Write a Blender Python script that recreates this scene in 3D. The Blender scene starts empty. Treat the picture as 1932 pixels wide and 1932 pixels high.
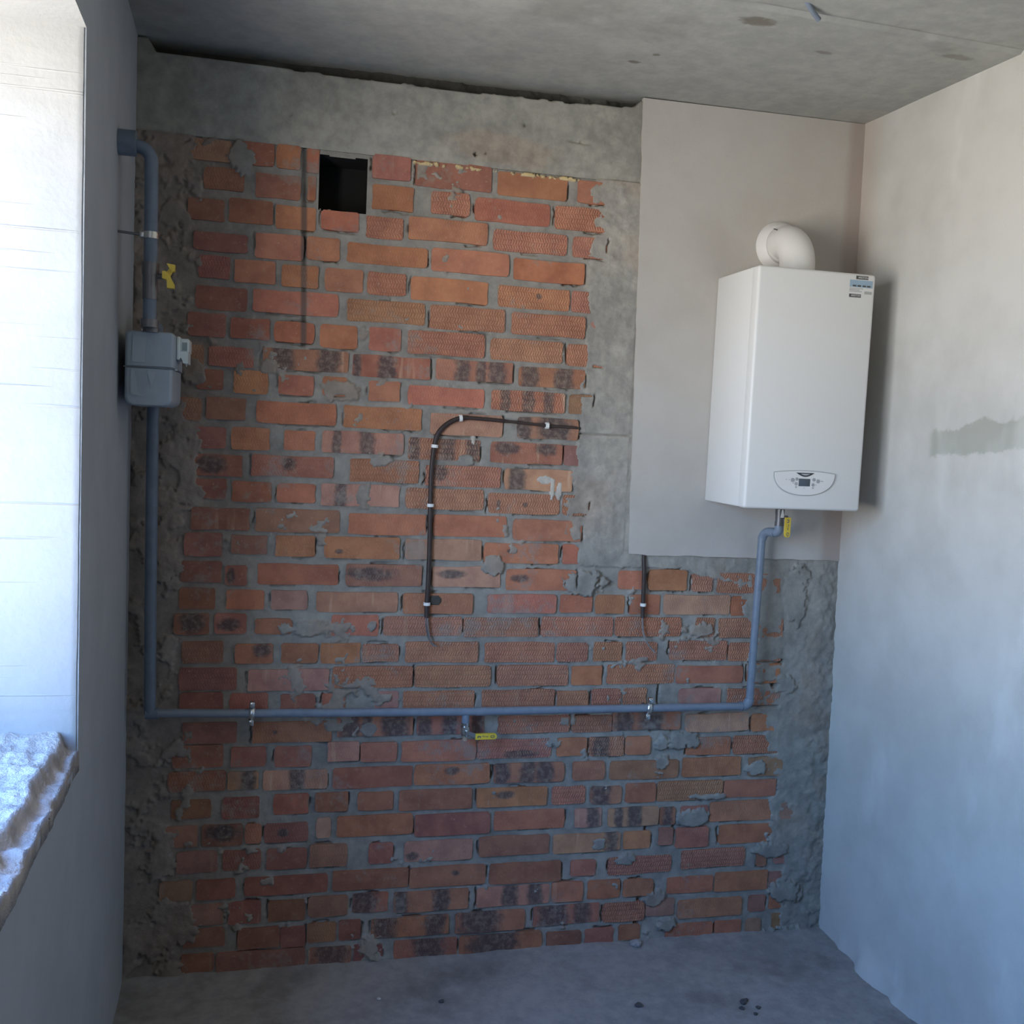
import bpy, math, random
import numpy as np
from mathutils import Vector, Matrix
random.seed(7)
S = bpy.context.scene
COL = S.collection

# ---------------------------------------------------------------- camera
cam_data = bpy.data.cameras.new('camera'); cam = bpy.data.objects.new('camera', cam_data); COL.objects.link(cam)
cam_data.sensor_width = 36.0; cam_data.lens = 36.0 * 1890.41 / 1932.0; cam_data.clip_start = .02
R = ((0.9725, 0.2315, -0.0265), (-0.2284, 0.9696, 0.0875), (0.0459, -0.0790, 0.9958))   # right, forward, up as columns
cam.matrix_world = Matrix(((R[0][0], R[0][2], -R[0][1], 0.4038), (R[1][0], R[1][2], -R[1][1], -3.0626),
                           (R[2][0], R[2][2], -R[2][1], 1.6936), (0, 0, 0, 1)))
S.camera = cam

# ---------------------------------------------------------------- world: daylight sky above, sunlit ground below
W = bpy.data.worlds.new('daylight'); S.world = W; W.use_nodes = True
wt = W.node_tree; wt.nodes.clear()
wo = wt.nodes.new('ShaderNodeOutputWorld'); wb = wt.nodes.new('ShaderNodeBackground'); tc = wt.nodes.new('ShaderNodeTexCoord')
sx = wt.nodes.new('ShaderNodeSeparateXYZ'); mr = wt.nodes.new('ShaderNodeMapRange'); cr = wt.nodes.new('ShaderNodeValToRGB')
mr.inputs[1].default_value = -1; mr.inputs[2].default_value = 1
e = cr.color_ramp.elements
e[0].position = 0.0; e[0].color = (0.83, 0.785, 0.71, 1)
e[1].position = 1.0; e[1].color = (0.06, 0.26, 1.0, 1)
for p, c in ((0.47, (0.85, 0.81, 0.745, 1)), (0.51, (0.80, 0.86, 0.95, 1)), (0.62, (0.28, 0.57, 1.0, 1))):
    k = e.new(p); k.color = c
wt.links.new(tc.outputs['Generated'], sx.inputs[0]); wt.links.new(sx.outputs[2], mr.inputs[0])
wt.links.new(mr.outputs[0], cr.inputs[0]); wt.links.new(cr.outputs[0], wb.inputs[0]); wt.links.new(wb.outputs[0], wo.inputs[0])
wb.inputs[1].default_value = 7.0

# portal in the window opening (guides sky light, gives none of its own)
WIN = dict(y0=-2.4, y1=-0.895, z0=1.022, z1=2.443)
pl = bpy.data.lights.new('window_portal', 'AREA'); pl.shape = 'RECTANGLE'; pl.size = WIN['y1'] - WIN['y0']; pl.size_y = WIN['z1'] - WIN['z0']
pl.cycles.is_portal = True
po = bpy.data.objects.new('window_portal', pl); COL.objects.link(po)
po.matrix_world = Matrix(((0, 0, -1, -.44), (1, 0, 0, (WIN['y0'] + WIN['y1']) / 2), (0, -1, 0, (WIN['z0'] + WIN['z1']) / 2), (0, 0, 0, 1)))

S.view_settings.view_transform = 'Standard'; S.view_settings.look = 'None'; S.view_settings.gamma = 1
S.view_settings.use_curve_mapping = False; S.view_settings.exposure = 1.28

# ---------------------------------------------------------------- node helper
class NT:
    def __init__(s, name):
        s.m = bpy.data.materials.new(name); s.m.use_nodes = True; s.t = s.m.node_tree
        s.b = s.t.nodes['Principled BSDF']; s.b.inputs['Specular IOR Level'].default_value = .3
    def n(s, k, **kw):
        o = s.t.nodes.new('ShaderNode' + k)
        for a, v in kw.items(): setattr(o, a, v)
        return o
    def put(s, sock, v):
        if hasattr(v, 'is_linked') or isinstance(v, bpy.types.NodeSocket): s.t.links.new(v, sock)
        elif isinstance(v, (tuple, list)) and len(v) == 3 and sock.type == 'RGBA': sock.default_value = (*v, 1)
        else: sock.default_value = v
    def math(s, op, *a):
        o = s.n('Math', operation=op)
        for i, v in enumerate(a): s.put(o.inputs[i], v)
        return o.outputs[0]
    def noise(s, vec, scale, detail=4, rough=.55, dist=0):
        o = s.n('TexNoise'); s.put(o.inputs['Vector'], vec); o.inputs['Scale'].default_value = scale
        o.inputs['Detail'].default_value = detail; o.inputs['Roughness'].default_value = rough; o.inputs['Distortion'].default_value = dist
        return o.outputs['Fac']
    def mapr(s, v, a, b, c=0., d=1., smooth=True):
        o = s.n('MapRange'); o.interpolation_type = 'SMOOTHSTEP' if smooth else 'LINEAR'
        s.put(o.inputs[0], v); s.put(o.inputs[1], a); s.put(o.inputs[2], b); s.put(o.inputs[3], c); s.put(o.inputs[4], d)
        return o.outputs[0]
    def mix(s, f, a, b, blend='MIX'):
        o = s.n('Mix', data_type='RGBA', blend_type=blend)
        s.put(o.inputs[0], f); s.put(o.inputs[6], a); s.put(o.inputs[7], b); return o.outputs[2]
    def mapping(s, vec, scale=(1, 1, 1), rot=(0, 0, 0), loc=(0, 0, 0)):
        o = s.n('Mapping'); s.put(o.inputs[0], vec); s.put(o.inputs['Scale'], scale); s.put(o.inputs['Rotation'], rot); s.put(o.inputs['Location'], loc)
        return o.outputs[0]
    def bump(s, h, strength, dist=.01):
        o = s.n('Bump'); s.put(o.inputs['Height'], h); o.inputs['Strength'].default_value = strength; o.inputs['Distance'].default_value = dist
        s.t.links.new(o.outputs[0], s.b.inputs['Normal'])
    def col(s, c): s.put(s.b.inputs['Base Color'], c)
    def rough(s, r): s.put(s.b.inputs['Roughness'], r)
    def pos(s): return s.n('NewGeometry').outputs['Position']
    def attr(s, name, kind='OBJECT'):
        return s.n('Attribute', attribute_name=name, attribute_type=kind)

def plain(name, c, r=.5, metal=0, var=.0, bump=0, spec=.4):
    t = NT(name); t.b.inputs['Metallic'].default_value = metal; t.b.inputs['Specular IOR Level'].default_value = spec
    p = t.n('TexCoord').outputs['Object']
    n = t.noise(p, 30, 4)
    t.col(t.mix(t.mapr(n, .3, .7), tuple(x * (1 - var) for x in c), tuple(min(1, x * (1 + var)) for x in c)))
    t.rough(t.mapr(n, .3, .7, max(0, r - .06), min(1, r + .06)) if var > .03 else r)
    if bump: t.bump(t.noise(p, 180, 3), bump, .002)
    return t.m

# brick: tone, roughness and dark (mostly burnt) patches are read from each brick's own properties
def brick_material():
    t = NT('fired_brick'); P = t.pos(); O = t.n('TexCoord').outputs['Object']
    tone = t.attr('tone').outputs['Color']; rough = t.attr('rough').outputs['Fac']
    n1 = t.noise(P, 14, 5, .6); n2 = t.noise(P, 60, 4, .6); n3 = t.noise(t.mapping(P, loc=(3, 1, 7)), 5.5, 5, .65)
    c = t.mix(t.mapr(n1, .3, .7), t.mix(1.0, tone, (.80, .74, .74), 'MULTIPLY'), t.mix(1.0, tone, (1.12, 1.08, 1.02), 'MULTIPLY'))
    c = t.mix(t.math('MULTIPLY', t.mapr(n2, .55, .75), .30), c, (.50, .30, .20))
    # pale vertical firing streaks
    st = t.noise(t.mapping(P, scale=(34, 1, 4)), 1.0, 2, .5)
    c = t.mix(t.math('MULTIPLY', t.mapr(st, .60, .74), t.math('MULTIPLY', t.attr('streak').outputs['Fac'], .75)), c, (.62, .42, .29))
    # dark patches, mostly burnt
    so = t.n('SeparateXYZ'); t.put(so.inputs[0], O); sh = t.n('SeparateXYZ'); t.put(sh.inputs[0], t.attr('darkh').outputs['Vector'])
    nd = t.math('MULTIPLY', t.math('SUBTRACT', t.noise(P, 26, 6, .7), .5), 3.0)
    tot = None
    for i in range(3):
        d = t.n('SeparateXYZ'); t.put(d.inputs[0], t.attr('dark%d' % (i + 1)).outputs['Vector'])
        du = t.math('DIVIDE', t.math('SUBTRACT', so.outputs[0], d.outputs[0]), d.outputs[1])
        dv = t.math('DIVIDE', t.math('SUBTRACT', so.outputs[2], d.outputs[2]), sh.outputs[i])
        r = t.math('ADD', t.math('ADD', t.math('MULTIPLY', du, du), t.math('MULTIPLY', dv, dv)), nd)
        k = t.mapr(r, 1.45, .25)
        tot = k if tot is None else t.math('MAXIMUM', tot, k)
    c = t.mix(t.math('MULTIPLY', tot, .80), c, t.mix(t.mapr(n2, .4, .7), (.060, .062, .068), (.20, .17, .145)))
    # cement film and dust
    film = t.math('MULTIPLY', t.mapr(t.math('ADD', n3, t.math('MULTIPLY', t.math('SUBTRACT', n2, .5), .25)), .565, .69), .60)
    c = t.mix(film, c, (.30, .275, .245))
    c = t.mix(t.math('MULTIPLY', t.mapr(t.noise(P, 150, 2), .66, .76), .35), c, (.60, .52, .44))
    # chased line stain left of the vent hole
    sp = t.n('SeparateXYZ'); t.put(sp.inputs[0], P)
    ln = t.mapr(t.math('ABSOLUTE', t.math('SUBTRACT', sp.outputs[0], t.math('SUBTRACT', .523, t.math('MULTIPLY', sp.outputs[2], .024)))), .013, .004)
    ln = t.math('MULTIPLY', ln, t.mapr(sp.outputs[2], 1.90, 1.93))
    c = t.mix(t.math('MULTIPLY', ln, .8), c, (.12, .10, .09))
    zf = t.math('ADD', t.math('DIVIDE', so.outputs[2], .0150), t.math('MULTIPLY', n1, 1.2)); row = t.math('FLOOR', zf); fr = t.math('SUBTRACT', zf, row)
    sgn = t.math('SUBTRACT', t.math('MULTIPLY', t.math('PINGPONG', row, 1.0), 2.0), 1.0)
    uu = t.math('ADD', t.math('DIVIDE', t.math('ADD', so.outputs[0], t.math('MULTIPLY', t.math('MULTIPLY', sgn, fr), .0050)), .0082), t.math('MULTIPLY', n2, 1.1))
    ridge = t.math('MULTIPLY', t.mapr(t.math('PINGPONG', uu, .5), .12, .42), t.mapr(t.math('PINGPONG', fr, .5), .02, .25))
    ridge = t.math('MULTIPLY', ridge, t.math('MULTIPLY', rough, t.mapr(n3, .35, .5, .45, 1.)))
    c = t.mix(t.math('MULTIPLY', ridge, .34), c, (.68, .38, .24))
    t.col(c); t.rough(.9); t.b.inputs['Specular IOR Level'].default_value = .15
    # combed relief of the textured bricks
    h = t.math('MULTIPLY', ridge, 1.5)
    h = t.math('ADD', h, t.math('ADD', t.math('MULTIPLY', n2, .7), t.math('MULTIPLY', t.noise(P, 260, 3), .35)))
    t.bump(h, .7, .0022)
    return t.m

def cement_material(name, attr=True, base=(.31, .29, .26), lo=.76, hi=1.16, bumps=.55, bdist=.004, patch=None):
    t = NT(name); P = t.pos()
    n1 = t.noise(P, 2.3, 5, .6); n2 = t.noise(P, 22, 6, .65); n3 = t.noise(P, 170, 3, .6)
    c = t.attr('tint', 'GEOMETRY').outputs['Color'] if attr else base
    k = t.math('ADD', t.math('MULTIPLY', n1, .45), t.math('MULTIPLY', n2, .55))
    c = t.mix(1.0, c, t.mix(t.mapr(k, .35, .65), (lo, lo, lo), (hi, hi * .99, hi * .96)), 'MULTIPLY')
    c = t.mix(t.math('MULTIPLY', t.mapr(n3, .70, .8), .45), c, (.06, .055, .05))
    if patch: c = patch(t, c, P)
    t.col(c); t.rough(.92); t.b.inputs['Specular IOR Level'].default_value = .12
    t.bump(t.math('ADD', t.math('MULTIPLY', n2, .8), t.math('MULTIPLY', n3, .5)), bumps, bdist)
    return t.m

def plaster_material(name, c0, c1, patch=None, bump=.25, lines=0.):
    t = NT(name); P = t.pos()
    n1 = t.noise(P, 1.5, 4, .5); n2 = t.noise(P, 7, 5, .6); n3 = t.noise(P, 90, 4, .6)
    c = t.mix(t.mapr(t.math('ADD', t.math('MULTIPLY', n1, .6), t.math('MULTIPLY', n2, .4)), .35, .65), c0, c1)
    c = t.mix(t.math('MULTIPLY', t.mapr(n3, .64, .75), .12), c, (.25, .23, .21))
    if patch: c = patch(t, c, P)
    t.col(c); t.rough(.85); t.b.inputs['Specular IOR Level'].default_value = .2
    h = t.math('ADD', t.math('MULTIPLY', n2, .8), t.math('MULTIPLY', n3, .25))
    if lines:
        ll = t.noise(t.mapping(P, scale=(.9, .9, 55), rot=(0, .05, 0)), 1, 3, .6, .3)
        h = t.math('ADD', h, t.math('MULTIPLY', t.mapr(ll, .62, .72), lines))
    t.bump(h, bump, .006)
    return t.m

M = {}
M['brick'] = brick_material()
M['mortar'] = cement_material('cement_mortar')
def floor_patch(t, c, P):
    n = t.noise(P, 3.1, 6, .62); c = t.mix(t.math('MULTIPLY', t.mapr(n, .52, .66), .42), c, (.15, .135, .125))
    n = t.noise(t.mapping(P, loc=(5, 2, 0)), 38, 5, .7); return t.mix(t.math('MULTIPLY', t.mapr(n, .66, .74), .5), c, (.10, .085, .08))
M['floor'] = cement_material('dusty_screed', False, (.33, .315, .31), .78, 1.12, .45, .004, floor_patch)
def ceil_patch(t, c, P):
    n = t.noise(P, 1.7, 5, .6); c = t.mix(t.math('MULTIPLY', t.mapr(n, .5, .62), .5), c, (.27, .255, .225))
    s = t.n('SeparateXYZ'); t.put(s.inputs[0], P)
    for x, y, rx, ry, k in ((1.547, -.672, .055, .03, .75), (1.36, -.285, .022, .012, .8), (1.40, -.36, .012, .010, .7), (1.80, -.55, .03, .012, .5), (2.13, -.66, .05, .02, .45)):
        a = t.math('DIVIDE', t.math('SUBTRACT', s.outputs[0], x), rx); b = t.math('DIVIDE', t.math('SUBTRACT', s.outputs[1], y), ry)
        r = t.math('ADD', t.math('ADD', t.math('MULTIPLY', a, a), t.math('MULTIPLY', b, b)), t.math('MULTIPLY', t.math('SUBTRACT', t.noise(P, 60, 3), .5), 1.5))
        c = t.mix(t.math('MULTIPLY', t.mapr(r, 1.2, .3), k), c, (.17, .15, .12))
    return c
M['ceiling'] = cement_material('ceiling_concrete', False, (.425, .43, .405), .85, 1.1, .25, .003, ceil_patch)
M['beam'] = cement_material('beam_concrete', True, bumps=.4, bdist=.003, lo=.72, hi=1.15)
def coat_patch(t, c, P):
    s = t.n('SeparateXYZ'); t.put(s.inputs[0], P)
    k = t.mapr(s.outputs[0], 2.20, 2.235); return t.mix(t.math('MULTIPLY', k, .55), c, (.36, .27, .235))
M['coat'] = plaster_material('gypsum_plaster', (.50, .465, .425), (.56, .53, .49), coat_patch)
def right_patch(t, c, P):
    s = t.n('SeparateXYZ'); t.put(s.inputs[0], P)
    n = t.math('MULTIPLY', t.math('SUBTRACT', t.noise(P, 11, 4, .6), .5), .09)
    dy = t.mapr(s.outputs[1], -.455, -.49); zc = t.math('SUBTRACT', 1.655, t.math('MULTIPLY', s.outputs[1], .118))
    dz = t.mapr(t.math('ADD', t.math('ABSOLUTE', t.math('SUBTRACT', s.outputs[2], zc)), n), .046, .034)
    c = t.mix(t.math('MULTIPLY', t.math('MULTIPLY', dy, dz), .62), c, (.30, .31, .26))
    # light trowelled spots and brownish damp margin by the corner
    n2 = t.noise(t.mapping(P, loc=(0, 4, 0), scale=(1, 1, .45)), 3.2, 4, .55)
    c = t.mix(t.math('MULTIPLY', t.mapr(n2, .56, .68), .35), c, (.74, .75, .72))
    k = t.math('MULTIPLY', t.mapr(s.outputs[1], -.16, -.02), t.mapr(s.outputs[2], .9, 1.8))
    return t.mix(t.math('MULTIPLY', k, .42), c, (.44, .33, .26))
M['right'] = plaster_material('grey_plaster', (.50, .49, .46), (.60, .59, .56), right_patch)
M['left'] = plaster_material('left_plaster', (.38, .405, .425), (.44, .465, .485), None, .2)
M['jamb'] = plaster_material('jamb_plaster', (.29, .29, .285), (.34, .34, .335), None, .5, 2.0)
M['sill'] = cement_material('sill_mortar', False, (.47, .425, .385), .72, 1.2, 1.0, .008)
M['boiler'] = plain('white_enamel', (.78, .775, .75), .38, var=0)
M['white_plastic'] = plain('white_plastic', (.80, .79, .77), .35, var=0)
M['flue'] = plain('flue_enamel', (.78, .765, .74), .4, var=0)
M['rim'] = plain('panel_rim', (.46, .47, .47), .4)
M['dark'] = plain('dark_plastic', (.05, .055, .06), .35)
M['screen'] = plain('grey_display', (.085, .105, .13), .18)
M['button'] = plain('grey_button', (.38, .39, .40), .45)
M['ink'] = plain('dark_print', (.085, .09, .085), .6)
M['inkblue'] = plain('blue_print', (.33, .45, .56), .6)
M['inkgrey'] = plain('grey_print', (.42, .43, .41), .6)
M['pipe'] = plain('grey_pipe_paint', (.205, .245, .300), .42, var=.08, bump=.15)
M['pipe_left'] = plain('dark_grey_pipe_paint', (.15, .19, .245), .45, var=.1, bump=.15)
M['steel'] = plain('zinc_steel', (.62, .63, .62), .3, 1, .08)
M['steel_dark'] = plain('dull_steel', (.20, .20, .21), .45, .7, .1)
M['brass'] = plain('pale_brass', (.62, .47, .34), .4, .5)
M['yellow'] = plain('yellow_handle', (.78, .56, .06), .4, var=.04)
M['meter'] = plain('meter_grey_paint', (.34, .40, .45), .42, var=.05)
M['meter_dark'] = plain('meter_seam', (.16, .19, .22), .5)
M['counter'] = plain('counter_plastic', (.62, .68, .66), .35)
M['glass_dark'] = plain('counter_window', (.10, .15, .15), .12)
M['conduit'] = plain('brown_conduit', (.050, .034, .030), .5, var=.2, bump=.3)
M['wire'] = plain('grey_wire', (.22, .21, .20), .5, var=.15)
M['tie'] = plain('white_tie', (.82, .82, .80), .4)
M['duct'] = plain('shade_dark_duct', (.022, .021, .020), .95)  # near-black colour stands in for the deep shade inside the vent
M['stone'] = plain('dark_chip', (.09, .085, .085), .9, var=.3)
M['chip'] = plain('pale_chip', (.55, .52, .50), .9, var=.2)
M['frame'] = plain('white_window_profile', (.75, .75, .75), .35)
gm = NT('clear_glass'); gm.t.nodes.remove(gm.b)
tr = gm.n('BsdfTransparent'); gl = gm.n('BsdfGlossy'); gl.inputs['Roughness'].default_value = .02; mx = gm.n('MixShader'); mx.inputs[0].default_value = .06
gm.t.links.new(tr.outputs[0], mx.inputs[1]); gm.t.links.new(gl.outputs[0], mx.inputs[2]); gm.t.links.new(mx.outputs[0], gm.t.nodes['Material Output'].inputs[0])
M['glass'] = gm.m

# ---------------------------------------------------------------- mesh helpers
class MB:
    def __init__(s): s.v = []; s.f = []; s.sm = []
    def add(s, v, f, smooth=False):
        o = len(s.v); s.v += [tuple(p) for p in v]; s.f += [tuple(i + o for i in q) for q in f]; s.sm += [smooth] * len(f)
    def box(s, x0, x1, y0, y1, z0, z1):
        v = [(x, y, z) for x in (x0, x1) for y in (y0, y1) for z in (z0, z1)]
        s.add(v, [(0, 1, 3, 2), (4, 6, 7, 5), (0, 4, 5, 1), (2, 3, 7, 6), (0, 2, 6, 4), (1, 5, 7, 3)])
    def bbox(s, x0, x1, y0, y1, z0, z1, b=.004, seg=3):
        import bmesh
        bm = bmesh.new(); bmesh.ops.create_cube(bm, size=1)
        for v in bm.verts: v.co = Vector((x0 + (v.co.x + .5) * (x1 - x0), y0 + (v.co.y + .5) * (y1 - y0), z0 + (v.co.z + .5) * (z1 - z0)))
        bmesh.ops.bevel(bm, geom=bm.edges[:], offset=b, segments=seg, profile=.5, affect='EDGES')
        bm.verts.index_update(); s.add([v.co[:] for v in bm.verts], [[v.index for v in f.verts] for f in bm.faces], True); bm.free()
    def tube(s, pts, r, n=16, caps=True, rr=None):
        P = [Vector(p) for p in pts]; T = []
        for i in range(len(P)):
            a = P[max(i - 1, 0)]; b = P[min(i + 1, len(P) - 1)]; T.append((b - a).normalized())
        u = T[0].orthogonal().normalized(); V = []
        for i, (p, t) in enumerate(zip(P, T)):
            u = (u - t * u.dot(t)).normalized(); w = t.cross(u); q = rr[i] if rr else r
            V += [(p + (u * math.cos(2 * math.pi * k / n) + w * math.sin(2 * math.pi * k / n)) * q)[:] for k in range(n)]
        F = [(i * n + k, i * n + (k + 1) % n, (i + 1) * n + (k + 1) % n, (i + 1) * n + k) for i in range(len(P) - 1) for k in range(n)]
        s.add(V, F, True)
        if caps:
            s.add(V[:n], [tuple(range(n - 1, -1, -1))]); s.add(V[-n:], [tuple(range(n))])
    def prism(s, poly, y0, y1):          # polygon in x,z pushed from y0 (back) to y1 (front, smaller y)
        n = len(poly); V = [(x, y0, z) for x, z in poly] + [(x, y1, z) for x, z in poly]
        s.add(V, [tuple(range(n, 2 * n)), tuple(range(n - 1, -1, -1))] + [(i, (i + 1) % n, n + (i + 1) % n, n + i) for i in range(n)])
    def build(s, name, mat, parent=None, **props):
        me = bpy.data.meshes.new(name); me.from_pydata(s.v, [], s.f); me.update()
        me.polygons.foreach_set('use_smooth', s.sm); me.materials.append(mat)
        import bmesh
        bm = bmesh.new(); bm.from_mesh(me); bmesh.ops.recalc_face_normals(bm, faces=bm.faces[:]); bm.to_mesh(me); bm.free()
        o = bpy.data.objects.new(name, me); COL.objects.link(o)
        if parent is not None:
            o.parent = parent; o.matrix_parent_inverse = Matrix.Translation(parent.location).inverted()
        for k, v in props.items(): o[k] = v
        return o
def thing(name, label, cat, loc, group=None):
    o = bpy.data.objects.new(name, None); COL.objects.link(o); o.location = loc; o.empty_display_size = .05
    o['label'] = label; o['category'] = cat
    if group: o['group'] = group
    return o
def arc(c, a, b, r, n=8):               # quarter bend at corner c from direction a to direction b
    c, a, b = Vector(c), Vector(a).normalized(), Vector(b).normalized(); o = c + (a + b) * r
    return [(o - b * r * math.cos(t) - a * r * math.sin(t))[:] for t in [math.pi / 2 * i / n for i in range(n + 1)]]
def lathe_y(mb, cx, cz, prof, n=32):    # prof: (radius, y)
    V = [(cx + r * math.cos(2 * math.pi * k / n), y, cz + r * math.sin(2 * math.pi * k / n)) for r, y in prof for k in range(n)]
    F = [(i * n + k, i * n + (k + 1) % n, (i + 1) * n + (k + 1) % n, (i + 1) * n + k) for i in range(len(prof) - 1) for k in range(n)]
    mb.add(V, F, True)
    for q in (0, len(prof) - 1): mb.add(V[q * n:(q + 1) * n], [tuple(range(n))])

def lattice(x, z, s, seed, sx=1., sz=1.):
    rs = np.random.RandomState(seed); G = rs.rand(97, 89)
    a = x * s * sx + 11.3; b = z * s * sz + 17.7
    i = np.floor(a).astype(int); j = np.floor(b).astype(int); u = a - i; v = b - j
    u = u * u * (3 - 2 * u); v = v * v * (3 - 2 * v); i0 = i % 97; i1 = (i + 1) % 97; j0 = j % 89; j1 = (j + 1) % 89
    return (G[i0, j0] * (1 - u) + G[i1, j0] * u) * (1 - v) + (G[i0, j1] * (1 - u) + G[i1, j1] * u) * v
def fbm(x, z, s, seed, o=4, g=.55, sx=1., sz=1.):
    t = 0; a = 1; w = 0
    for k in range(o): t = t + a * lattice(x, z, s * 2 ** k, seed + k * 13, sx, sz); w += a; a *= g
    return t / w
def sstep(a, b, x): t = np.clip((x - a) / (b - a), 0, 1); return t * t * (3 - 2 * t)

def grid_object(name, mat, P, nx, nz, parent=None, keep=None, tint=None, smooth=True, **props):
    # P: (nx*nz, 3) points; faces between neighbours where keep (face mask) holds
    i, j = np.meshgrid(np.arange(nx - 1), np.arange(nz - 1), indexing='ij'); a = (i * nz + j).ravel()
    F = np.stack([a, a + nz, a + nz + 1, a + 1], 1)
    if keep is not None: F = F[keep.ravel()]
    me = bpy.data.meshes.new(name); me.vertices.add(len(P)); me.vertices.foreach_set('co', P.astype(np.float32).ravel())
    me.loops.add(F.size); me.loops.foreach_set('vertex_index', F.ravel().astype(np.int32))
    me.polygons.add(len(F)); me.polygons.foreach_set('loop_start', np.arange(0, F.size, 4, dtype=np.int32)); me.polygons.foreach_set('loop_total', np.full(len(F), 4, dtype=np.int32))
    me.update(calc_edges=True); me.polygons.foreach_set('use_smooth', np.full(len(F), smooth)); me.materials.append(mat)
    if tint is not None:
        A = me.attributes.new('tint', 'FLOAT_COLOR', 'POINT'); A.data.foreach_set('color', np.concatenate([tint, np.ones((len(tint), 1))], 1).astype(np.float32).ravel())
    o = bpy.data.objects.new(name, me); COL.objects.link(o)
    if parent is not None: o.parent = parent
    for k, v in props.items(): o[k] = v
    return o

# ================================================================ the room
H = 2.75; D = 5.2                                     # ceiling height, room depth
def left_x(y): return -y * 0.0263
def right_x(y, z): return 2.3108 - .0159 * z + .0168 * y

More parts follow.
